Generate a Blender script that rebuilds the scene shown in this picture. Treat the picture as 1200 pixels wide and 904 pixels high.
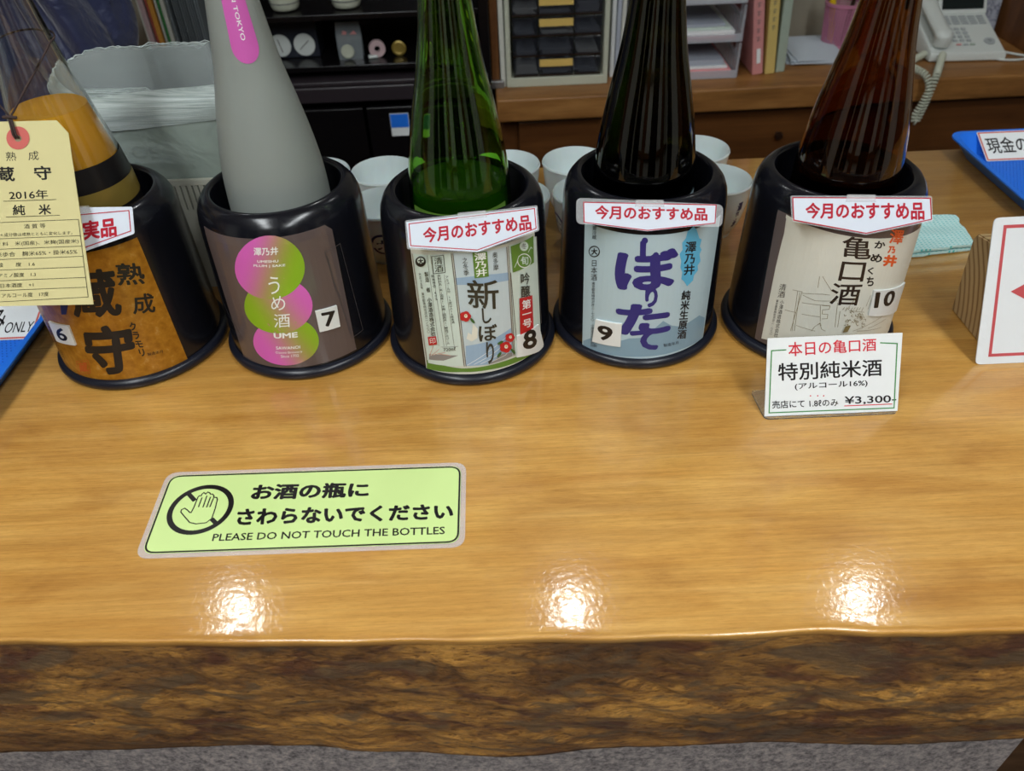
import bpy, bmesh, math, random
from mathutils import Vector, Matrix, noise
from math import sin, cos, pi, radians, sqrt

for o in list(bpy.data.objects): bpy.data.objects.remove(o)
S = bpy.context.scene
COL = S.collection
random.seed(7)

# ------------------------------------------------------------------ camera
# world: x right, y away from the customer, z up; counter surface is z = 0, floor is z = -0.88
FLOOR = -0.88
CEIL = 1.80
pitch, roll = 0.7047, -0.044
fw = Vector((0, cos(pitch), -sin(pitch)))
rt = Vector((1, 0, 0)); up = rt.cross(fw)
r2 = rt*cos(roll) + up*sin(roll); u2 = -rt*sin(roll) + up*cos(roll)
cd = bpy.data.cameras.new('camera'); cam = bpy.data.objects.new('camera', cd); COL.objects.link(cam)
cam.matrix_world = Matrix(((r2.x, u2.x, -fw.x, 0), (r2.y, u2.y, -fw.y, 0), (r2.z, u2.z, -fw.z, 0.5476), (0, 0, 0, 1)))
cd.sensor_width = 36; cd.lens = 907.7/1200*36
cd.clip_start = 0.02; cd.clip_end = 50
cd.dof.use_dof = True; cd.dof.focus_distance = 0.80; cd.dof.aperture_fstop = 7.0
S.camera = cam

# ------------------------------------------------------------------ world, lights, exposure
w = bpy.data.worlds.new('world'); S.world = w; w.use_nodes = True
w.node_tree.nodes['Background'].inputs[0].default_value = (0.8, 0.9, 1.0, 1)
w.node_tree.nodes['Background'].inputs[1].default_value = 0.25

def area(name, loc, sx, sy, power, color, shape='RECTANGLE', rot=(0, 0, 0), spread=180):
    l = bpy.data.lights.new(name, 'AREA'); l.shape = shape; l.size = sx; l.size_y = sy
    l.energy = power; l.color = color; l.spread = radians(spread)
    o = bpy.data.objects.new(name, l); COL.objects.link(o); o.location = loc; o.rotation_euler = rot
    return o
COOL = (0.93, 0.98, 1.0)
TROFFERS = [(-0.75, -0.35), (0.75, -0.35), (-0.75, -1.6), (0.75, -1.6)]
DOWN = [(-0.99, 1.585), (0.17, 1.54), (1.16, 1.525)]
for (x, y) in TROFFERS: area('troffer_light', (x, y, CEIL-0.03), 0.30, 1.15, 22, COOL)
for (x, y) in DOWN: area('downlight_light', (x, y, CEIL-0.012), 0.045, 0.045, 2.0, (0.97, 1.0, 1.0), 'DISK')
S.view_settings.view_transform = 'Standard'; S.view_settings.look = 'None'
S.view_settings.gamma = 1.0; S.view_settings.use_curve_mapping = False
S.view_settings.exposure = 0.08

# ------------------------------------------------------------------ materials
def srgb(r, g, b):
    f = lambda c: c/12.92 if c <= 0.04045 else ((c+0.055)/1.055)**2.4
    return (f(r/255), f(g/255), f(b/255), 1)
M = {}
def mat(name, col=(.8, .8, .8, 1), rough=0.5, metal=0.0, trans=0.0, alpha=1.0, ior=1.45, coat=0.0, coatr=0.05, spec=0.5, sub=0.0, emis=None, es=0):
    m = bpy.data.materials.new(name); m.use_nodes = True
    b = m.node_tree.nodes['Principled BSDF']; I = b.inputs
    I['Base Color'].default_value = col; I['Roughness'].default_value = rough; I['Metallic'].default_value = metal
    I['Transmission Weight'].default_value = trans; I['Alpha'].default_value = alpha; I['IOR'].default_value = ior
    I['Coat Weight'].default_value = coat; I['Coat Roughness'].default_value = coatr; I['Specular IOR Level'].default_value = spec
    if sub: I['Subsurface Weight'].default_value = sub; I['Subsurface Scale'].default_value = 0.01
    if emis: I['Emission Color'].default_value = emis; I['Emission Strength'].default_value = es
    m.diffuse_color = col; M[name] = m
    return m
def nd(m, t, **kw):
    n = m.node_tree.nodes.new(t)
    for k, v in kw.items():
        if k in n.inputs: n.inputs[k].default_value = v
        else: setattr(n, k, v)
    return n
def lk(m, a, b): m.node_tree.links.new(a, b)
def bsdf(m): return m.node_tree.nodes['Principled BSDF']
def coords(m, scale, rot=(0, 0, 0)):
    tc = nd(m, 'ShaderNodeTexCoord'); mp = nd(m, 'ShaderNodeMapping'); mp.inputs['Scale'].default_value = scale; mp.inputs['Rotation'].default_value = rot
    lk(m, tc.outputs['Object'], mp.inputs['Vector']); return mp.outputs['Vector']
def noise_n(m, vec, scale, detail=4, rough=.55, dist=0):
    n = nd(m, 'ShaderNodeTexNoise'); n.inputs['Scale'].default_value = scale; n.inputs['Detail'].default_value = detail
    n.inputs['Roughness'].default_value = rough; n.inputs['Distortion'].default_value = dist
    lk(m, vec, n.inputs['Vector']); return n.outputs['Fac']
def ramp(m, fac, stops):
    r = nd(m, 'ShaderNodeValToRGB'); e = r.color_ramp.elements
    while len(e) < len(stops): e.new(0.5)
    for i, (p, c) in enumerate(stops): e[i].position = p; e[i].color = c
    lk(m, fac, r.inputs['Fac']); return r.outputs['Color']
def mixc(m, fac, a, b, mode='MIX'):
    n = nd(m, 'ShaderNodeMix', data_type='RGBA', blend_type=mode)
    if isinstance(fac, float): n.inputs[0].default_value = fac
    else: lk(m, fac, n.inputs[0])
    for i, v in ((6, a), (7, b)):
        if isinstance(v, tuple): n.inputs[i].default_value = v
        else: lk(m, v, n.inputs[i])
    return n.outputs[2]
def bump(m, fac, strength, dist=0.001):
    b = nd(m, 'ShaderNodeBump'); b.inputs['Strength'].default_value = strength; b.inputs['Distance'].default_value = dist
    lk(m, fac, b.inputs['Height']); return b.outputs['Normal']

def wood(name, dark, mid, light, rough=.4, coat=0., along=(1.2, 14, 14), scale=6, bstr=.1, coatr=.1, blotch=.5):
    m = mat(name, mid, rough, coat=coat, coatr=coatr)
    v = coords(m, along)
    n1 = noise_n(m, v, scale, 6, .6, .6)
    v2 = coords(m, (along[0]*.6, along[1]*3.5, along[2]*3.5))
    n2 = noise_n(m, v2, scale*2.2, 5, .7, .2)
    v3 = coords(m, (1.6, 4.5, 4.5)); n3 = noise_n(m, v3, 2.4, 4, .55, 1.2)
    c1 = ramp(m, n1, [(.28, dark), (.5, mid), (.74, light)])
    c2 = ramp(m, n2, [(.3, (.72, .68, .62, 1)), (.62, (1, 1, 1, 1))])
    c3 = ramp(m, n3, [(.3, (.66, .56, .46, 1)), (.6, (1.0, 1.0, 1.0, 1)), (.8, (1.12, 1.1, 1.08, 1))])
    c = mixc(m, .8, c1, c2, 'MULTIPLY'); c = mixc(m, blotch, c, c3, 'MULTIPLY')
    lk(m, c, bsdf(m).inputs['Base Color'])
    if bstr: lk(m, bump(m, n2, bstr, .0004), bsdf(m).inputs['Normal'])
    return m
# varnished counter surface
m = wood('counter_wood', srgb(200, 144, 63), srgb(213, 161, 80), srgb(226, 178, 99), rough=.45, coat=1.0, coatr=.12, bstr=.0, along=(1.0, 9, 9), scale=4.5, blotch=.55)
vf = coords(m, (16, 330, 330)); fib = ramp(m, noise_n(m, vf, 4, 4, .75), [(.34, (.72, .66, .56, 1)), (.50, (1, 1, 1, 1)), (.72, (1.07, 1.07, 1.06, 1))])
src = bsdf(m).inputs['Base Color'].links[0].from_socket; vk = coords(m, (2.2, 5, 5)); kb = ramp(m, noise_n(m, vk, 3.3, 3, .6, .8), [(.30, (.74, .64, .52, 1)), (.46, (.96, .93, .9, 1)), (.6, (1, 1, 1, 1))])
lk(m, mixc(m, .6, mixc(m, .75, src, fib, 'MULTIPLY'), kb, 'MULTIPLY'), bsdf(m).inputs['Base Color'])
v = coords(m, (1, 1, 1)); pores = nd(m, 'ShaderNodeBump'); pores.inputs['Strength'].default_value = .19; pores.inputs['Distance'].default_value = .0006
lk(m, noise_n(m, v, 170, 2, .5), pores.inputs['Height']); lk(m, pores.outputs['Normal'], bsdf(m).inputs['Coat Normal'])
# bark edge
m = mat('bark', srgb(110, 75, 35), .42, coat=.5, coatr=.22)
va = coords(m, (1.1, 3, 4), (0, .12, 0)); a = noise_n(m, va, 4.2, 7, .68, .6)
vb = coords(m, (34, 60, 150), (0, .10, 0)); b_ = noise_n(m, vb, 3.2, 9, .74, .6)
ca = ramp(m, a, [(.34, srgb(98, 68, 34)), (.46, srgb(140, 98, 44)), (.57, srgb(194, 142, 66)), (.70, srgb(222, 170, 86))])
cb = ramp(m, b_, [(.37, (.16, .11, .09, 1)), (.44, (.70, .64, .58, 1)), (.50, (1, 1, 1, 1)), (.72, (1.2, 1.15, 1.05, 1))])
c = mixc(m, .9, ca, cb, 'MULTIPLY')
vd = coords(m, (4, 8, 11), (0, .35, 0)); cdv = ramp(m, noise_n(m, vd, 3.1, 5, .65, 1.6), [(.36, (.26, .22, .22, 1)), (.43, (.60, .54, .52, 1)), (.52, (1, 1, 1, 1))])
c = mixc(m, .85, c, cdv, 'MULTIPLY')
vg = coords(m, (1.3, 2, 3)); cg = ramp(m, noise_n(m, vg, 3.0, 3, .6, .6), [(.38, (.62, .56, .54, 1)), (.6, (1.12, 1.08, 1.0, 1))]); c = mixc(m, .8, c, cg, 'MULTIPLY')
vw = coords(m, (2.6, 5, 9), (0, .3, 0)); wf = ramp(m, noise_n(m, vw, 4.4, 3, .5, 1.4), [(.55, (0, 0, 0, 1)), (.62, (.75, .75, .75, 1))])
c = mixc(m, wf, c, srgb(96, 76, 52)); vr = coords(m, (2, 5, 6), (0, .2, 0)); wr = ramp(m, noise_n(m, vr, 6.4, 3, .5, 1.0), [(.56, (0, 0, 0, 1)), (.66, (.8, .8, .8, 1))]); c = mixc(m, wr, c, mixc(m, .8, srgb(84, 42, 22), cb, 'MULTIPLY'))
lk(m, c, bsdf(m).inputs['Base Color'])
lk(m, bump(m, b_, .9, .005), bsdf(m).inputs['Normal'])
# granite look laminate
m = mat('granite', srgb(120, 116, 116), .45)
v = coords(m, (1, 1, 1)); c = ramp(m, noise_n(m, v, 120, 5, .8), [(.36, srgb(92, 90, 92)), (.5, srgb(150, 145, 145)), (.62, srgb(186, 178, 174)), (.72, srgb(205, 188, 174))])
lk(m, c, bsdf(m).inputs['Base Color'])
wood('floor_wood', srgb(70, 48, 30), srgb(92, 66, 44), srgb(108, 80, 56), .5)
wood('desk_wood', srgb(120, 80, 38), srgb(150, 104, 54), srgb(172, 124, 70), .45, along=(1, 6, 6), scale=5)
wood('drawer_wood', srgb(74, 44, 18), srgb(96, 58, 26), srgb(108, 68, 32), .4, along=(1, 5, 8), scale=3, blotch=.3)
wood('panel_wood', srgb(92, 56, 28), srgb(118, 76, 40), srgb(134, 90, 52), .45, along=(6, 6, 1))
m = wood('block_wood', srgb(118, 90, 54), srgb(160, 128, 84), srgb(186, 156, 110), .65, along=(1, 1, 1), scale=2, blotch=.2)
wv = nd(m, 'ShaderNodeTexWave', wave_type='RINGS', rings_direction='X'); wv.inputs['Scale'].default_value = 36; wv.inputs['Distortion'].default_value = 2.0; wv.inputs['Detail'].default_value = 2; wv.inputs['Detail Scale'].default_value = .6
mp = nd(m, 'ShaderNodeMapping'); mp.inputs['Location'].default_value = (0, -.26, .06); tc = nd(m, 'ShaderNodeTexCoord')
lk(m, tc.outputs['Object'], mp.inputs['Vector']); lk(m, mp.outputs['Vector'], wv.inputs['Vector'])
cw = ramp(m, wv.outputs['Fac'], [(.04, srgb(140, 108, 68)), (.25, srgb(176, 146, 100)), (.9, srgb(190, 162, 116))]); lk(m, cw, bsdf(m).inputs['Base Color'])

# glossy black plastic with fine scratches
m = mat('black_plastic', srgb(17, 18, 24), .16, spec=.55)
v = coords(m, (60, 60, 6), (.4, .3, 0)); r = nd(m, 'ShaderNodeMapRange'); r.inputs['To Min'].default_value = .10; r.inputs['To Max'].default_value = .30
lk(m, noise_n(m, v, 6, 3, .6), r.inputs['Value']); lk(m, r.outputs[0], bsdf(m).inputs['Roughness'])
m = mat('black_rubber', srgb(24, 26, 36), .3)
mat('glass_clear', (.97, .98, .96, 1), .0, trans=1, ior=1.46); mat('glass_green', srgb(172, 222, 112), .0, trans=1, ior=1.5)
mat('glass_dark', srgb(92, 90, 44), .0, trans=1, ior=1.5); mat('glass_brown', srgb(176, 126, 62), .0, trans=1, ior=1.5)
for k in ('glass_clear', 'glass_green', 'glass_dark', 'glass_brown'):      # hand-blown unevenness running up the glass
    m = M[k]; v = coords(m, (1, 1, .10)); lk(m, bump(m, noise_n(m, v, 22, 3, .5), .22, .0022), bsdf(m).inputs['Normal'])
m = mat('glass_frosted', srgb(152, 158, 152), .38, trans=.22, ior=1.45, spec=.4)
mat('liquid_amber', srgb(255, 184, 50), .08, trans=.15, ior=1.34); mat('liquid_green', srgb(190, 215, 130), .0, trans=.9, ior=1.34); mat('liquid_dark', srgb(60, 48, 24), .0, trans=.9, ior=1.34)
mat('gold', srgb(150, 128, 60), .35, metal=.35); mat('label_black', srgb(22, 20, 22), .3); mat('strip_pink', srgb(200, 92, 172), .45)
mat('cap_white', srgb(230, 230, 226), .4)
m = mat('label_gold', srgb(158, 106, 22), .3, metal=.15)
v = coords(m, (30, 30, 30)); lk(m, ramp(m, noise_n(m, v, 4, 4, .6), [(.35, srgb(148, 96, 16)), (.6, srgb(172, 118, 30)), (.78, srgb(186, 150, 90))]), bsdf(m).inputs['Base Color'])
mat('film_brown', srgb(92, 80, 78), .12); mat('label_cream', srgb(206, 208, 196), .3); mat('label_blue', srgb(176, 198, 206), .3)
m = mat('film_clear', (.95, .97, 1, 1), .08, alpha=.22, coat=.5)
mat('film_edge', (.9, .9, .92, 1), .08, alpha=.28, coat=.5)
mat('acrylic', (.92, .94, .94, 1), .03, trans=.95, ior=1.2)
INKS = dict(ink=(24, 22, 24), inkb=(44, 32, 26), inkg=(52, 50, 38), navy=(30, 38, 90), red=(186, 30, 52), hred=(212, 44, 60), hgreen=(60, 142, 66), seal=(180, 80, 30), sealred=(188, 32, 36),
    white=(236, 238, 234), tagred=(206, 104, 96), hole=(150, 140, 110), lgreen=(96, 134, 50), mint=(204, 218, 208), mist=(192, 206, 210), wave=(150, 176, 200), hill=(140, 136, 132), cream=(222, 220, 206), coral=(206, 150, 130),
    brownline=(96, 84, 76), gold=(210, 170, 60), leaf=(58, 96, 44), paper8=(222, 228, 226), signpaper=(222, 230, 242), mtn=(128, 158, 176), indigo=(44, 40, 116), azure=(90, 176, 214), cream10=(212, 212, 200),
    orange=(222, 90, 34), sketch=(128, 112, 72), tape=(70, 66, 68), sticker=(222, 226, 224), boardred=(196, 84, 88), cupblue=(28, 34, 96), grey=(90, 92, 96))
for k, c in INKS.items(): mat('print_'+k, srgb(*c), .35)
m = mat('print_plum', (1, 1, 1, 1), .3); a = nd(m, 'ShaderNodeVertexColor'); a.layer_name = 'Col'; lk(m, a.outputs['Color'], bsdf(m).inputs['Base Color'])
mat('paper_kraft', srgb(214, 204, 148), .7); mat('paper_white', srgb(232, 236, 236), .5); mat('paper_yellow_green', srgb(208, 232, 152), .35)
mat('string_brown', srgb(60, 44, 40), .8)
m = mat('porcelain', srgb(222, 232, 232), .12, sub=.1, coat=.3)
mat('tray_blue', srgb(36, 118, 232), .35); mat('tray_blue_dark', srgb(30, 96, 200), .4)
m = mat('cloth_teal', srgb(90, 196, 196), .8)
v = coords(m, (1, 1, 1)); bk = nd(m, 'ShaderNodeTexBrick'); bk.offset = 0; bk.inputs['Scale'].default_value = 105; bk.inputs['Color1'].default_value = srgb(84, 190, 192); bk.inputs['Color2'].default_value = srgb(98, 204, 204)
bk.inputs['Mortar'].default_value = srgb(196, 232, 230); bk.inputs['Mortar Size'].default_value = .16; bk.inputs['Brick Width'].default_value = .6; bk.inputs['Row Height'].default_value = .45
lk(m, v, bk.inputs['Vector']); lk(m, bk.outputs['Color'], bsdf(m).inputs['Base Color']); lk(m, bump(m, bk.outputs['Fac'], .6, .001), bsdf(m).inputs['Normal'])
mat('lacquer_black', srgb(15, 13, 15), .25); mat('lacquer_edge', srgb(48, 42, 46), .3); mat('box_dark', srgb(34, 38, 48), .4)
mat('plastic_white', srgb(206, 212, 208), .35); mat('plastic_ivory', srgb(190, 194, 176), .4); mat('key_grey', srgb(168, 174, 176), .4); mat('screen_dark', srgb(26, 34, 34), .15)
mat('smoke', srgb(40, 42, 50), .1, alpha=.42); mat('paper_grey', srgb(170, 176, 188), .6); mat('strip_yellow', srgb(214, 182, 100), .6)
mat('tray_clear', srgb(205, 208, 216), .12, alpha=.42); mat('paper_pink', srgb(222, 150, 152), .6); mat('folder_pink', srgb(206, 140, 138), .6); mat('folder_yellow', srgb(206, 182, 108), .6)
mat('folder_green', srgb(160, 174, 160), .6); mat('paper_stack', srgb(196, 206, 216), .6); mat('basket_pink', srgb(188, 122, 150), .4); mat('yellow', srgb(224, 190, 30), .4)
m = mat('newsprint', srgb(160, 164, 176), .7); v = coords(m, (1, 1, 1)); lk(m, ramp(m, noise_n(m, v, 90, 3, .7), [(.4, srgb(110, 114, 128)), (.55, srgb(168, 172, 184))]), bsdf(m).inputs['Base Color'])
mat('knob_dark', srgb(40, 26, 18), .3); mat('wall_paint', srgb(150, 144, 128), .8); mat('wall_white', srgb(206, 204, 196), .8); mat('ceiling_white', srgb(215, 215, 210), .8)
mat('metal_grey', srgb(150, 150, 150), .35, metal=.8); mat('fixture', srgb(225, 225, 225), .5)
m = mat('bag_film', srgb(206, 220, 216), .18, trans=.3, alpha=.88, ior=1.3, coat=.4)
v = coords(m, (1.5, 2, 90)); lk(m, ramp(m, noise_n(m, v, 8, 5, .7), [(.35, srgb(176, 190, 184)), (.65, srgb(240, 250, 248))]), bsdf(m).inputs['Base Color']); lk(m, bump(m, noise_n(m, v, 8, 5, .7), .6, .002), bsdf(m).inputs['Normal'])  # bright streaks put highlights into the film colour
m = mat('bag_film_smooth', srgb(188, 202, 192), .14, trans=.35, alpha=.85, ior=1.3, coat=.6)
v = coords(m, (1, 1, 1)); lk(m, bump(m, noise_n(m, v, 14, 3, .5, 1.5), .6, .01), bsdf(m).inputs['Normal'])
mat('crate', srgb(176, 176, 162), .4)
m = mat('navy_satin', srgb(32, 40, 74), .48); bsdf(m).inputs['Sheen Weight'].default_value = .35
v = coords(m, (1, 1, 1)); lk(m, bump(m, noise_n(m, v, 12, 3, .5, 1.5), .5, .02), bsdf(m).inputs['Normal'])
mat('skin', srgb(214, 168, 140), .5); mat('hair', srgb(28, 22, 20), .5); mat('trousers', srgb(40, 42, 50), .7); mat('shoe', srgb(25, 25, 27), .4); mat('eye_white', srgb(230, 230, 228), .3)
mat('file_red', srgb(168, 84, 70), .5); mat('file_orange', srgb(212, 152, 66), .5); mat('file_green', srgb(60, 130, 70), .5); mat('file_white', srgb(206, 206, 196), .5); mat('file_pale', srgb(196, 170, 172), .5)
mat('sleeve_clear', srgb(130, 138, 142), .15, alpha=.7)
m = mat('board_film', srgb(226, 230, 232), .18); v = coords(m, (1, 1, 1)); lk(m, bump(m, noise_n(m, v, 40, 3, .5, 1), .5, .002), bsdf(m).inputs['Normal'])
m = mat('bag_single', srgb(214, 224, 222), .12, alpha=.16, coat=.5)

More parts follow.
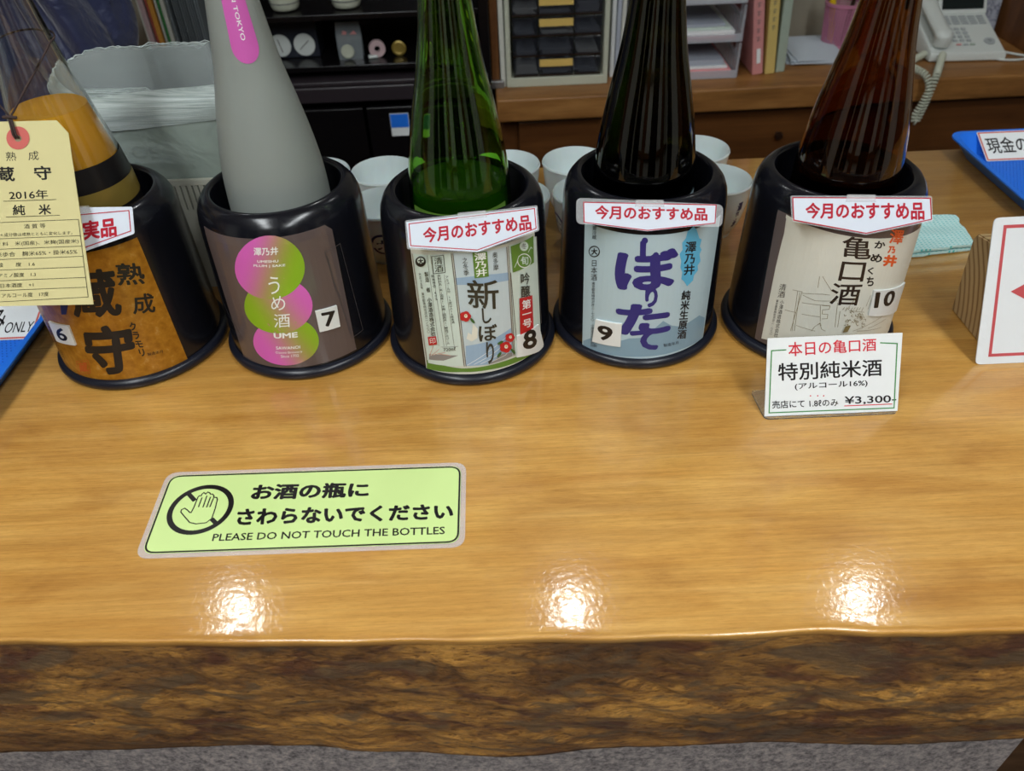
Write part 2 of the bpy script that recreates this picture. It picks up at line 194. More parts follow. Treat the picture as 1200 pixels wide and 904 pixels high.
# ------------------------------------------------------------------ printed layout of labels and cards (surface coordinates: degrees or metres, metres)
PRINT = [
 ('L0','t','ink','熟',0.02,[(30.1,0.1508),(46.1,0.1417),(43.1,0.1183),(26.2,0.1266)]),
 ('L0','t','ink','成',0.02,[(32.3,0.1126),(45.1,0.106),(42.0,0.0833),(28.0,0.0901)]),
 ('L0','t','ink','蔵',0.03,[(0.9,0.153),(28.8,0.1468),(22.3,0.0931),(-9.3,0.0956)]),
 ('L0','t','ink','守',0.038,[(-7.3,0.086),(25.7,0.0823),(16.7,0.023),(-18.3,0.0185)]),
 ('L0','v','ink','クラモリ',0.03,[(23.2,0.0828),(27.2,0.0807),(25.7,0.0371),(21.1,0.0388)]),
 ('L0','t','ink','製造年月',0,[(26.5,0.0409),(36.4,0.0381),(36.0,0.0341),(26.0,0.0369)]),
 ('L0','p','navy',[(-15.7,0.11),(-9.6,0.1109),(-14.4,0.0988),(-18.6,0.0978)]),
 ('L0','v','ink','東京都青梅市沢井二-七七〇',0,[(-47.4,0.083),(-39.1,0.0887),(-40.2,0.0276),(-50.7,0.019)]),
 ('L0','t','seal','蔵',0.03,[(-25.1,0.0323),(-15.6,0.0373),(-17.5,0.0231),(-27.0,0.0175)]),
 ('L0','l','seal',0.0008,1,[(-25.9,0.0337),(-14.2,0.0398),(-16.9,0.0215),(-29.4,0.014)]),
 ('sg0','t','red','定番実品',0.035,[(-0.0084,0.0369),(0.0574,0.0407),(0.0542,0.0224),(-0.0118,0.0186)]),
 ('sg0','l','red',0.0009,1,[(-0.0122,0.0446),(0.0709,0.0456),(0.0681,0.0262),(0.0207,0.0136),(-0.018,0.0121)]),
 ('tag','t','ink','熟\u3000成',0.0,[(-0.0032,0.1421),(0.0272,0.1419),(0.026,0.1337),(-0.0042,0.1339)]),
 ('tag','t','ink','蔵\u3000守',0.022,[(-0.0146,0.1293),(0.0359,0.1283),(0.0347,0.1155),(-0.0164,0.116)]),
 ('tag','t','ink','2016年',0.012,[(-0.0071,0.1078),(0.0291,0.1073),(0.0281,0.0989),(-0.0079,0.0993)]),
 ('tag','t','ink','純\u3000米',0.02,[(-0.0062,0.0947),(0.0295,0.094),(0.0284,0.0844),(-0.0075,0.0851)]),
 ('tag','t','ink','酒 質 等',0,[(0.0009,0.0768),(0.0213,0.0766),(0.0208,0.0723),(0.0004,0.0725)]),
 ('tag','t','ink','＊成分値は成熟とともに変化します。',0,[(-0.0229,0.0694),(0.0453,0.0685),(0.0449,0.0654),(-0.0233,0.066)]),
 ('tag','t','ink','原 材 料\u3000米(国産)、米麹(国産米)',0,[(-0.0373,0.0612),(0.0497,0.061),(0.0493,0.0565),(-0.038,0.0568)]),
 ('tag','t','ink','精米歩合\u3000麹米65%・掛米65%',0,[(-0.0369,0.0517),(0.0467,0.0516),(0.0462,0.047),(-0.0374,0.0474)]),
 ('tag','t','ink','酸\u3000\u3000度\u30001.6',0,[(-0.0308,0.0418),(0.0047,0.0414),(0.0041,0.0375),(-0.0313,0.0379)]),
 ('tag','t','ink','アミノ酸度\u30001.3',0,[(-0.0321,0.0318),(0.0038,0.0317),(0.0032,0.0277),(-0.0326,0.0279)]),
 ('tag','t','ink','日本酒度\u3000+1',0,[(-0.0319,0.0222),(-0.0004,0.022),(-0.0008,0.0181),(-0.0325,0.0183)]),
 ('tag','t','ink','アルコール度\u300017度',0,[(-0.0326,0.0129),(0.0124,0.0125),(0.0118,0.0083),(-0.0331,0.0086)]),
 ('tag','l','ink',0.0004,0,[(-0.0555,0.0793),(0.0529,0.0789)]),
 ('tag','l','ink',0.0004,0,[(-0.0587,0.0644),(0.052,0.0639)]),
 ('tag','l','ink',0.0004,0,[(-0.0607,0.0548),(0.0522,0.0542)]),
 ('tag','l','ink',0.0004,0,[(-0.0628,0.0452),(0.0513,0.0447)]),
 ('tag','l','ink',0.0004,0,[(-0.0649,0.0353),(0.0509,0.0347)]),
 ('tag','l','ink',0.0004,0,[(-0.067,0.0252),(0.0504,0.0247)]),
 ('tag','l','ink',0.0004,0,[(-0.069,0.0159),(0.0499,0.0154)]),
 ('tag','l','ink',0.0004,0,[(-0.0714,0.0046),(0.0495,0.0059)]),
 ('tag','l','ink',0.0005,0,[(0.0529,0.0789),(0.0495,0.0059)]),
 ('tag','l','ink',0.0004,0,[(-0.014,0.084),(0.0364,0.0834)]),
 ('tag','l','ink',0.0004,0,[(-0.0139,0.0984),(0.0358,0.0979)]),
 ('tag','p','tagred',[(0.0213,0.1533),(0.0206,0.1511),(0.0194,0.149),(0.0178,0.1471),(0.0158,0.1456),(0.0136,0.1445),(0.0112,0.1438),(0.0088,0.1437),(0.0065,0.144),(0.0044,0.1449),(0.0026,0.1461),(0.0013,0.1478),(0.0004,0.1498),(0.0001,0.1519),(0.0002,0.1542),(0.0009,0.1564),(0.0021,0.1585),(0.0038,0.1603),(0.0057,0.1618),(0.008,0.1629),(0.0103,0.1636),(0.0127,0.1637),(0.015,0.1634),(0.0171,0.1626),(0.0188,0.1613),(0.0202,0.1596),(0.0211,0.1577),(0.0214,0.1555)]),
 ('tag','p','hole',[(0.0142,0.1531),(0.0137,0.1521),(0.0128,0.1512),(0.0116,0.1506),(0.0103,0.1505),(0.0091,0.1507),(0.0082,0.1514),(0.0076,0.1523),(0.0076,0.1534),(0.008,0.1544),(0.0089,0.1553),(0.0101,0.1558),(0.0114,0.156),(0.0126,0.1557),(0.0136,0.1551),(0.0141,0.1542)]),
 ('L1','g','plum3',[(19.6,0.0462),(18.8,0.0415),(17.4,0.0371),(15.5,0.0331),(13.2,0.0295),(10.5,0.0265),(7.5,0.0239),(4.3,0.0218),(0.8,0.0203),(-2.9,0.0193),(-6.6,0.0188),(-10.3,0.0189),(-14.0,0.0195),(-17.5,0.0206),(-20.7,0.0223),(-23.5,0.0247),(-25.9,0.0277),(-27.6,0.0314),(-28.5,0.0357),(-28.7,0.0407),(-28.0,0.0462),(-26.6,0.0519),(-24.5,0.0577),(-21.8,0.0633),(-18.8,0.0685),(-15.5,0.0731),(-12.0,0.0769),(-8.4,0.0798),(-4.8,0.0818),(-1.2,0.0828),(2.3,0.0829),(5.6,0.082),(8.7,0.0802),(11.5,0.0776),(14.0,0.0742),(16.2,0.0702),(17.8,0.0658),(19.1,0.061),(19.8,0.0561),(20.0,0.0511)],[(-21.5,0.0424),(18.5,0.0661)]),
 ('L1','g','plum2',[(21.2,0.0912),(20.2,0.0862),(18.8,0.0815),(16.8,0.0771),(14.4,0.0733),(11.6,0.0699),(8.5,0.0672),(5.2,0.0649),(1.6,0.0633),(-2.1,0.0623),(-5.9,0.0619),(-9.6,0.062),(-13.3,0.0628),(-16.8,0.0643),(-20.0,0.0663),(-22.8,0.0691),(-25.1,0.0725),(-26.7,0.0766),(-27.6,0.0814),(-27.6,0.0868),(-26.8,0.0926),(-25.3,0.0986),(-23.1,0.1046),(-20.4,0.1103),(-17.4,0.1156),(-14.0,0.1202),(-10.5,0.124),(-6.8,0.127),(-3.2,0.129),(0.4,0.1299),(3.9,0.1299),(7.3,0.129),(10.4,0.1271),(13.2,0.1243),(15.8,0.1208),(17.9,0.1166),(19.6,0.112),(20.8,0.107),(21.4,0.1017),(21.6,0.0964)],[(18.4,0.1097),(-22.5,0.0819)]),
 ('L1','g','plum1',[(22.1,0.1366),(21.1,0.1312),(19.5,0.1262),(17.5,0.1215),(15.0,0.1173),(12.2,0.1137),(9.0,0.1106),(5.6,0.1082),(2.0,0.1064),(-1.7,0.1053),(-5.5,0.1049),(-9.3,0.1051),(-12.9,0.1061),(-16.4,0.1078),(-19.5,0.1102),(-22.2,0.1134),(-24.4,0.1172),(-25.9,0.1218),(-26.6,0.127),(-26.5,0.1328),(-25.6,0.1389),(-24.0,0.1451),(-21.8,0.1513),(-19.1,0.1572),(-15.9,0.1625),(-12.6,0.1672),(-9.0,0.1711),(-5.4,0.174),(-1.7,0.176),(1.8,0.177),(5.3,0.177),(8.7,0.176),(11.7,0.174),(14.6,0.1712),(17.0,0.1676),(19.1,0.1633),(20.7,0.1584),(21.9,0.1532),(22.5,0.1477),(22.6,0.1421)],[(-16.7,0.1512),(15.0,0.1266)]),
 ('L1','t','white','澤乃井',0.02,[(-7.2,0.1651),(8.7,0.1647),(7.7,0.156),(-8.4,0.1561)]),
 ('L1','t','white','UMESHU',0.02,[(-6.9,0.151),(6.9,0.1505),(6.5,0.1476),(-7.3,0.1481)]),
 ('L1','t','white','PLUM | SAKE',0.02,[(-10.2,0.1461),(10.6,0.145),(10.1,0.1416),(-10.8,0.1426)]),
 ('L1','t','white','う',0,[(-2.6,0.1318),(4.7,0.1316),(2.3,0.1113),(-5.3,0.1112)]),
 ('L1','t','white','め',0,[(-4.2,0.1086),(5.2,0.1088),(3.1,0.0915),(-6.4,0.0912)]),
 ('L1','t','white','酒',0,[(-5.6,0.0866),(5.3,0.0868),(3.4,0.07),(-7.7,0.0694)]),
 ('L1','t','white','UME',0.03,[(-9.3,0.0625),(7.2,0.0626),(6.6,0.0559),(-10.1,0.0553)]),
 ('L1','t','white','SAWANOI',0.015,[(-10.2,0.0446),(6.7,0.0452),(6.3,0.0412),(-10.7,0.0404)]),
 ('L1','t','white','Ozawa Brewery',0,[(-11.5,0.038),(7.3,0.0386),(7.0,0.0349),(-12.0,0.0338)]),
 ('L1','t','white','Since 1702',0,[(-8.4,0.0333),(4.3,0.034),(4.0,0.0305),(-8.8,0.0294)]),
 ('L1','s7','sticker',[(21.9,0.0846),(37.0,0.083),(36.1,0.0566),(21.6,0.0581)]),
 ('L1','t','ink','7',0.03,[(25.2,0.081),(35.0,0.0786),(33.2,0.0612),(25.5,0.0626)]),
 ('L1','l','tape',0.0007,1,[(37.5,0.1467),(50.2,0.1482),(53.6,0.0363),(43.2,0.0348)]),
 ('L1','l','tape',0.0009,0,[(38.7,0.1414),(39.1,0.1036),(41.7,0.0881)]),
 ('L1','l','tape',0.0008,0,[(-55.8,0.1431),(-54.9,0.0821),(-40.6,0.044)]),
 ('L2','p','lgreen',[(-32.0,0.0256),(-5.6,0.0223),(22.0,0.0242),(60.5,0.0233),(60.4,0.0132),(36.2,0.0161),(12.0,0.0176),(-6.6,0.0173),(-32.7,0.0133)]),
 ('L2','p','mint',[(-33.3,0.1562),(-6.6,0.1624),(-4.9,0.026),(-31.0,0.0222)]),
 ('L2','p','mist',[(-5.1,0.1629),(30.1,0.1607),(30.4,0.0267),(-3.1,0.0254)]),
 ('L2','p','mint',[(31.8,0.1615),(58.8,0.1537),(59.3,0.0207),(31.7,0.0267)]),
 ('L2','p','wave',[(-2.2,0.0524),(13.4,0.0552),(30.3,0.0642),(30.1,0.0269),(12.3,0.0249),(-3.1,0.026)]),
 ('L2','p','hill',[(12.3,0.0249),(22.4,0.0347),(29.9,0.0322),(30.1,0.0269)]),
 ('L2','p','hill',[(-29.3,0.0354),(-19.8,0.0385),(-7.7,0.0398),(-18.6,0.0307),(-29.9,0.0274)]),
 ('L2','p','wave',[(-5.1,0.1352),(12.2,0.1367),(30.2,0.1318),(30.7,0.1223),(11.8,0.1264),(-4.9,0.1274)]),
 ('L2','l','white',0.0005,0,[(-2.3,0.0269),(12.9,0.042),(30.1,0.0585)]),
 ('L2','l','white',0.0005,0,[(2.3,0.0274),(16.8,0.039),(29.9,0.0521)]),
 ('L2','l','white',0.0005,0,[(6.9,0.0274),(20.7,0.0356),(29.7,0.0457)]),
 ('L2','l','white',0.0005,0,[(11.6,0.027),(24.8,0.0318),(29.4,0.0392)]),
 ('L2','l','coral',0.0006,0,[(-29.2,0.0324),(-25.2,0.0479)]),
 ('L2','l','cream',0.0006,0,[(-28.0,0.0336),(-23.0,0.0467)]),
 ('L2','l','coral',0.0006,0,[(-26.9,0.0348),(-20.9,0.0454)]),
 ('L2','l','cream',0.0006,0,[(-25.7,0.0359),(-18.8,0.044)]),
 ('L2','l','coral',0.0006,0,[(-24.6,0.037),(-16.8,0.0424)]),
 ('L2','l','cream',0.0006,0,[(-23.5,0.0381),(-14.8,0.0408)]),
 ('L2','l','coral',0.0006,0,[(-22.4,0.0391),(-12.9,0.0391)]),
 ('L2','p','cream',[(3.8,0.0806),(6.8,0.073),(6.0,0.0616),(2.1,0.0579),(-1.2,0.0617),(0.1,0.0697),(2.5,0.0666)]),
 ('L2','l','brownline',0.0007,0,[(-6.2,0.1629),(-4.3,0.0254)]),
 ('L2','l','brownline',0.0007,0,[(-5.1,0.1629),(-3.1,0.0254)]),
 ('L2','l','brownline',0.0007,0,[(30.4,0.1605),(30.8,0.0264)]),
 ('L2','l','brownline',0.0007,0,[(31.8,0.1608),(31.9,0.0265)]),
 ('L2','l','brownline',0.0007,0,[(-33.9,0.156),(-31.8,0.0208)]),
 ('L2','l','brownline',0.0007,0,[(32.2,0.1306),(34.2,0.0261)]),
 ('L2','l','brownline',0.0007,0,[(58.8,0.1537),(60.4,0.0445)]),
 ('L2','l','brownline',0.0003,0,[(-22.5,0.158),(-20.8,0.0496)]),
 ('L2','l','brownline',0.0003,0,[(-20.1,0.1587),(-17.0,0.0507)]),
 ('L2','l','brownline',0.0003,0,[(-16.4,0.1379),(-15.2,0.0512)]),
 ('L2','l','brownline',0.0003,0,[(-12.1,0.1386),(-9.9,0.0521)]),
 ('L2','p','lgreen',[(7.2,0.1628),(16.7,0.1613),(16.6,0.1335),(7.4,0.134)]),
 ('L2','v','white','澤乃井',0.02,[(8.0,0.1617),(15.9,0.1606),(15.7,0.1348),(8.3,0.1353)]),
 ('L2','v','inkg','之冬季',0,[(0.2,0.1578),(3.7,0.1579),(4.2,0.1382),(0.7,0.1379)]),
 ('L2','v','inkg','奥多摩',0,[(19.9,0.1594),(23.6,0.1583),(23.7,0.1383),(20.1,0.139)]),
 ('L2','t','inkg','新',0.012,[(1.8,0.1334),(22.9,0.128),(22.2,0.0929),(1.9,0.1005)]),
 ('L2','t','inkg','し',0.02,[(10.3,0.0981),(16.6,0.0966),(16.2,0.0778),(10.4,0.0792)]),
 ('L2','t','inkg','ぼ',0.02,[(7.0,0.0783),(19.9,0.0756),(19.5,0.055),(7.1,0.057)]),
 ('L2','t','inkg','り',0.02,[(11.3,0.0553),(16.9,0.0538),(16.1,0.0256),(11.1,0.026)]),
 ('L2','l','inkg',0.0006,1,[(-19.3,0.1578),(-11.3,0.1606),(-11.2,0.1415),(-19.3,0.1386)]),
 ('L2','v','inkg','清酒',0.0,[(-17.8,0.1572),(-12.3,0.159),(-12.2,0.1424),(-18.0,0.1404)]),
 ('L2','p','ink',[(-23.8,0.1511),(-23.9,0.1498),(-24.3,0.1484),(-24.8,0.1472),(-25.5,0.146),(-26.3,0.145),(-27.2,0.1443),(-28.1,0.1438),(-29.0,0.1436),(-29.8,0.1437),(-30.6,0.1442),(-31.2,0.1448),(-31.6,0.1458),(-31.8,0.1469),(-31.8,0.1483),(-31.6,0.1496),(-31.2,0.1511),(-30.6,0.1524),(-29.8,0.1536),(-29.0,0.1546),(-28.1,0.1554),(-27.2,0.1558),(-26.4,0.156),(-25.6,0.1558),(-24.9,0.1553),(-24.3,0.1546),(-24.0,0.1536),(-23.8,0.1524)]),
 ('L2','p','mint',[(-25.0,0.1518),(-25.1,0.151),(-25.4,0.1502),(-25.7,0.1495),(-26.2,0.1488),(-26.7,0.1482),(-27.2,0.1478),(-27.8,0.1475),(-28.4,0.1474),(-28.9,0.1474),(-29.4,0.1476),(-29.8,0.148),(-30.1,0.1485),(-30.2,0.1492),(-30.2,0.1499),(-30.1,0.1507),(-29.9,0.1515),(-29.5,0.1522),(-29.0,0.1529),(-28.5,0.1535),(-27.9,0.154),(-27.3,0.1543),(-26.8,0.1544),(-26.2,0.1543),(-25.8,0.1541),(-25.4,0.1537),(-25.2,0.1531),(-25.0,0.1525)]),
 ('L2','t','ink','大',0.05,[(-29.5,0.1527),(-25.3,0.1547),(-25.6,0.1475),(-29.7,0.1455)]),
 ('L2','v','inkg','製造\u3000者\u3000小澤酒造株式会社',0.01,[(-25.8,0.1387),(-22.7,0.14),(-22.0,0.0633),(-25.9,0.0606)]),
 ('L2','v','inkg','大正十五年\u3000東京都青梅市沢井二ノ七七〇',0,[(-30.4,0.1362),(-28.3,0.1371),(-26.1,0.0652),(-28.7,0.0634)]),
 ('L2','v','inkg','精米歩合 60%',0,[(-21.0,0.1371),(-18.7,0.1379),(-17.7,0.1083),(-20.2,0.1071)]),
 ('L2','v','inkg','原材料名・米(国産)・米麹(国産米)・醸造アルコール',0,[(-16.6,0.1381),(-14.4,0.1388),(-12.5,0.0547),(-14.9,0.0536)]),
 ('L2','v','inkg','アルコール分 15度以上16度未満',0,[(-11.5,0.1374),(-9.3,0.1378),(-8.1,0.0817),(-10.2,0.0809)]),
 ('L2','l','brownline',0.0004,0,[(-19.2,0.0492),(-7.1,0.0524)]),
 ('L2','t','inkg','720㎖',0,[(-17.6,0.0488),(-9.0,0.0516),(-9.0,0.0469),(-17.5,0.044)]),
 ('L2','p','sealred',[(-28.5,0.0588),(-22.1,0.0624),(-21.9,0.0516),(-28.3,0.0476)]),
 ('L2','t','white','印',0,[(-27.3,0.0579),(-22.9,0.0603),(-22.8,0.0527),(-27.3,0.0499)]),
 ('L2','p','lgreen',[(33.2,0.16),(54.1,0.1581),(53.5,0.1277),(33.8,0.13)]),
 ('L2','l','white',0.0009,1,[(50.1,0.1325),(49.9,0.1309),(49.3,0.1297),(48.4,0.1288),(47.3,0.1284),(46.1,0.1284),(44.7,0.1288),(43.4,0.1295),(42.1,0.1307),(40.8,0.1321),(39.8,0.1337),(39.0,0.1355),(38.4,0.1373),(38.0,0.1392),(38.0,0.141),(38.2,0.1426),(38.6,0.1439),(39.3,0.1449),(40.3,0.1456),(41.4,0.1458),(42.6,0.1455),(44.0,0.1448),(45.3,0.1437),(46.6,0.1422),(47.8,0.1404),(48.8,0.1384),(49.6,0.1364),(50.0,0.1344)]),
 ('L2','p','mint',[(48.2,0.1506),(48.1,0.1495),(47.7,0.1486),(47.2,0.148),(46.5,0.1476),(45.6,0.1475),(44.8,0.1477),(43.9,0.1482),(43.0,0.1489),(42.2,0.1498),(41.5,0.1509),(41.0,0.1521),(40.6,0.1534),(40.3,0.1547),(40.3,0.1559),(40.4,0.157),(40.7,0.1579),(41.2,0.1586),(41.9,0.159),(42.6,0.1592),(43.4,0.159),(44.3,0.1586),(45.2,0.1579),(46.0,0.1569),(46.8,0.1558),(47.4,0.1545),(47.9,0.1531),(48.2,0.1518)]),
 ('L2','t','inkg','冬',0,[(42.0,0.1578),(46.6,0.1553),(46.5,0.1487),(41.9,0.1513)]),
 ('L2','t','mint','旬',0.02,[(40.4,0.1441),(47.6,0.1402),(47.6,0.1302),(40.4,0.1342)]),
 ('L2','l','mint',0.001,0,[(35.1,0.135),(37.1,0.1394),(39.3,0.1458)]),
 ('L2','l','mint',0.001,0,[(47.7,0.144),(50.7,0.1477),(52.2,0.1451)]),
 ('L2','v','inkg','吟醸',0.012,[(39.7,0.1257),(48.2,0.1207),(48.0,0.0911),(39.4,0.096)]),
 ('L2','p','sealred',[(37.8,0.0966),(49.9,0.0912),(49.6,0.0429),(36.9,0.0492)]),
 ('L2','v','white','第一号',0.015,[(39.7,0.0925),(48.3,0.0885),(48.0,0.0534),(39.2,0.0572)]),
 ('L2','p','sealred',[(3.1,0.09),(2.8,0.0884),(2.2,0.0872),(1.3,0.0866),(0.3,0.0867),(-0.5,0.0875),(-1.0,0.0888),(-1.1,0.0904),(-0.9,0.0919),(-0.2,0.0931),(0.7,0.0937),(1.6,0.0936),(2.4,0.0929),(3.0,0.0915)]),
 ('L2','p','sealred',[(1.8,0.0872),(1.6,0.0857),(0.9,0.0845),(0.0,0.0839),(-0.9,0.0839),(-1.7,0.0847),(-2.3,0.086),(-2.4,0.0875),(-2.1,0.0891),(-1.5,0.0903),(-0.6,0.091),(0.4,0.0909),(1.2,0.0901),(1.7,0.0888)]),
 ('L2','p','sealred',[(0.1,0.0885),(-0.2,0.0869),(-0.8,0.0857),(-1.7,0.0851),(-2.7,0.0851),(-3.5,0.0858),(-4.0,0.0871),(-4.2,0.0887),(-3.9,0.0903),(-3.2,0.0915),(-2.3,0.0922),(-1.4,0.0921),(-0.6,0.0914),(-0.0,0.0901)]),
 ('L2','p','sealred',[(0.3,0.0921),(-0.0,0.0905),(-0.7,0.0893),(-1.6,0.0887),(-2.5,0.0887),(-3.3,0.0894),(-3.8,0.0907),(-4.0,0.0923),(-3.7,0.0938),(-3.1,0.095),(-2.2,0.0957),(-1.2,0.0957),(-0.4,0.0949),(0.1,0.0936)]),
 ('L2','p','sealred',[(2.1,0.093),(1.8,0.0914),(1.2,0.0902),(0.3,0.0896),(-0.6,0.0897),(-1.4,0.0905),(-2.0,0.0917),(-2.1,0.0933),(-1.8,0.0948),(-1.2,0.0961),(-0.3,0.0967),(0.6,0.0966),(1.4,0.0958),(2.0,0.0945)]),
 ('L2','p','cream',[(0.8,0.0908),(0.6,0.0896),(0.1,0.0888),(-0.4,0.0886),(-0.9,0.0889),(-1.3,0.0898),(-1.4,0.0909),(-1.2,0.0921),(-0.8,0.0929),(-0.2,0.0932),(0.3,0.0928),(0.7,0.0919)]),
 ('L2','p','gold',[(0.2,0.0914),(0.0,0.0906),(-0.3,0.0903),(-0.7,0.0906),(-0.8,0.0915),(-0.6,0.0923),(-0.2,0.0926),(0.1,0.0922)]),
 ('L2','p','sealred',[(32.3,0.0511),(32.0,0.0499),(31.4,0.0492),(30.5,0.0491),(29.5,0.0497),(28.7,0.0509),(28.2,0.0524),(28.0,0.0539),(28.3,0.0551),(28.9,0.0559),(29.8,0.0559),(30.7,0.0553),(31.5,0.0541),(32.1,0.0526)]),
 ('L2','p','sealred',[(31.0,0.0493),(30.8,0.0481),(30.1,0.0474),(29.3,0.0473),(28.3,0.0479),(27.5,0.049),(27.0,0.0505),(26.8,0.052),(27.1,0.0533),(27.7,0.054),(28.5,0.0541),(29.5,0.0535),(30.3,0.0524),(30.9,0.0509)]),
 ('L2','p','sealred',[(29.3,0.0515),(29.0,0.0502),(28.4,0.0495),(27.5,0.0494),(26.6,0.05),(25.8,0.0511),(25.3,0.0525),(25.1,0.054),(25.4,0.0553),(26.0,0.056),(26.8,0.0562),(27.7,0.0556),(28.6,0.0545),(29.1,0.053)]),
 ('L2','p','sealred',[(29.4,0.0546),(29.1,0.0534),(28.5,0.0527),(27.6,0.0526),(26.7,0.0531),(25.9,0.0542),(25.4,0.0556),(25.2,0.0571),(25.5,0.0584),(26.1,0.0592),(26.9,0.0593),(27.9,0.0587),(28.7,0.0576),(29.2,0.0561)]),
 ('L2','p','sealred',[(31.2,0.0544),(31.0,0.0532),(30.3,0.0525),(29.5,0.0524),(28.5,0.053),(27.7,0.0541),(27.2,0.0556),(27.0,0.0571),(27.3,0.0583),(27.9,0.0591),(28.7,0.0592),(29.7,0.0586),(30.5,0.0574),(31.1,0.0559)]),
 ('L2','p','cream',[(29.9,0.0532),(29.8,0.0523),(29.3,0.0518),(28.8,0.0519),(28.3,0.0525),(27.9,0.0535),(27.8,0.0546),(28.0,0.0555),(28.4,0.056),(28.9,0.056),(29.5,0.0554),(29.8,0.0544)]),
 ('L2','p','gold',[(29.4,0.0542),(29.2,0.0536),(28.9,0.0535),(28.5,0.054),(28.4,0.0548),(28.6,0.0554),(28.9,0.0555),(29.2,0.055)]),
 ('L2','p','sealred',[(29.5,0.0404),(29.2,0.0388),(28.4,0.0378),(27.3,0.0377),(26.1,0.0384),(25.1,0.0399),(24.4,0.0417),(24.2,0.0436),(24.6,0.0453),(25.3,0.0463),(26.4,0.0465),(27.6,0.0457),(28.6,0.0443),(29.3,0.0424)]),
 ('L2','p','sealred',[(28.0,0.038),(27.6,0.0364),(26.8,0.0354),(25.8,0.0353),(24.6,0.0359),(23.6,0.0373),(23.0,0.0392),(22.8,0.0411),(23.1,0.0427),(23.8,0.0438),(24.9,0.044),(26.1,0.0433),(27.1,0.0419),(27.8,0.04)]),
 ('L2','p','sealred',[(25.8,0.0407),(25.4,0.039),(24.7,0.038),(23.6,0.0378),(22.5,0.0384),(21.5,0.0398),(20.9,0.0416),(20.7,0.0435),(21.0,0.0451),(21.7,0.0462),(22.8,0.0465),(23.9,0.0458),(24.9,0.0445),(25.6,0.0426)]),
 ('L2','p','sealred',[(25.9,0.0447),(25.6,0.0431),(24.8,0.0421),(23.8,0.0419),(22.6,0.0425),(21.7,0.0438),(21.0,0.0456),(20.8,0.0475),(21.1,0.0492),(21.9,0.0502),(22.9,0.0505),(24.1,0.0499),(25.1,0.0485),(25.7,0.0467)]),
 ('L2','p','sealred',[(28.2,0.0446),(27.9,0.043),(27.1,0.042),(26.0,0.0419),(24.9,0.0425),(23.9,0.0439),(23.2,0.0457),(23.0,0.0477),(23.3,0.0493),(24.1,0.0503),(25.1,0.0505),(26.3,0.0498),(27.3,0.0484),(28.0,0.0465)]),
 ('L2','p','cream',[(26.5,0.0429),(26.3,0.0417),(25.8,0.041),(25.1,0.0411),(24.5,0.0418),(24.0,0.043),(23.9,0.0444),(24.1,0.0456),(24.6,0.0463),(25.3,0.0463),(25.9,0.0456),(26.4,0.0443)]),
 ('L2','p','gold',[(25.8,0.0439),(25.6,0.0431),(25.2,0.043),(24.8,0.0436),(24.7,0.0446),(24.9,0.0454),(25.3,0.0456),(25.7,0.045)]),
 ('L2','p','leaf',[(5.0,0.0813),(4.3,0.0815),(3.4,0.0829),(2.6,0.085),(2.3,0.0871),(2.5,0.0883),(3.2,0.0882),(4.0,0.0868),(4.8,0.0846),(5.2,0.0825)]),
 ('L2','p','leaf',[(23.5,0.0521),(23.3,0.0509),(22.4,0.0498),(21.0,0.0492),(19.8,0.0493),(19.1,0.0501),(19.3,0.0514),(20.2,0.0525),(21.6,0.0532),(22.8,0.053)]),
 ('L2','p','leaf',[(21.5,0.0387),(21.7,0.0373),(21.1,0.0354),(20.1,0.0337),(19.0,0.0329),(18.3,0.0332),(18.2,0.0346),(18.7,0.0366),(19.7,0.0383),(20.8,0.0391)]),
 ('L2','p','leaf',[(31.7,0.0298),(30.9,0.0304),(29.8,0.0326),(28.9,0.0354),(28.4,0.0379),(28.6,0.0391),(29.4,0.0385),(30.5,0.0364),(31.5,0.0336),(31.9,0.031)]),
 ('L2','p','paper8',[(33.9,0.0514),(55.6,0.0483),(61.2,0.0155),(59.9,0.0099),(32.9,0.0239)]),
 ('L2','t','ink','8',0.03,[(39.5,0.054),(51.9,0.0474),(52.5,0.0215),(37.8,0.03)]),
 ('sg2','p','signpaper',[(-0.0601,0.0381),(0.0635,0.0385),(0.0631,0.0171),(0.0032,0.0026),(-0.0608,0.0143)]),
 ('sg2','l','red',0.0009,1,[(-0.0578,0.0361),(0.0616,0.0374),(0.0617,0.0186),(0.0034,0.0045),(-0.0589,0.0158)]),
 ('sg2','t','red','今月のおすすめ品',0.03,[(-0.0458,0.031),(0.0573,0.0328),(0.0574,0.0177),(-0.0468,0.0166)]),
 ('L3','p','mtn',[(-47.5,0.019),(-40.8,0.0279),(-33.4,0.0249),(-23.6,0.0313),(-12.9,0.0398),(-2.3,0.0417),(3.3,0.0524),(9.1,0.0615),(15.3,0.0537),(23.5,0.0484),(33.2,0.0515),(40.0,0.0525),(47.7,0.0431),(48.5,0.0152),(25.8,0.0168),(10.0,0.0162),(-4.2,0.0159),(-24.5,0.0139),(-47.1,0.0073)]),
 ('L3','t','indigo','し',0.085,[(-11.4,0.1581),(1.0,0.1586),(2.3,0.1347),(-10.3,0.1343)]),
 ('L3','p','indigo',[(-6.2,0.1581),(-6.2,0.1573),(-6.4,0.1566),(-6.6,0.1559),(-6.8,0.1554),(-7.2,0.1549),(-7.6,0.1547),(-8.1,0.1546),(-8.5,0.1546),(-9.0,0.1549),(-9.4,0.1553),(-9.7,0.1558),(-10.0,0.1564),(-10.2,0.1572),(-10.2,0.1579),(-10.2,0.1587),(-10.1,0.1594),(-9.9,0.1601),(-9.6,0.1607),(-9.3,0.1611),(-8.9,0.1614),(-8.4,0.1615),(-8.0,0.1615),(-7.5,0.1612),(-7.1,0.1608),(-6.8,0.1603),(-6.5,0.1596),(-6.3,0.1589)]),
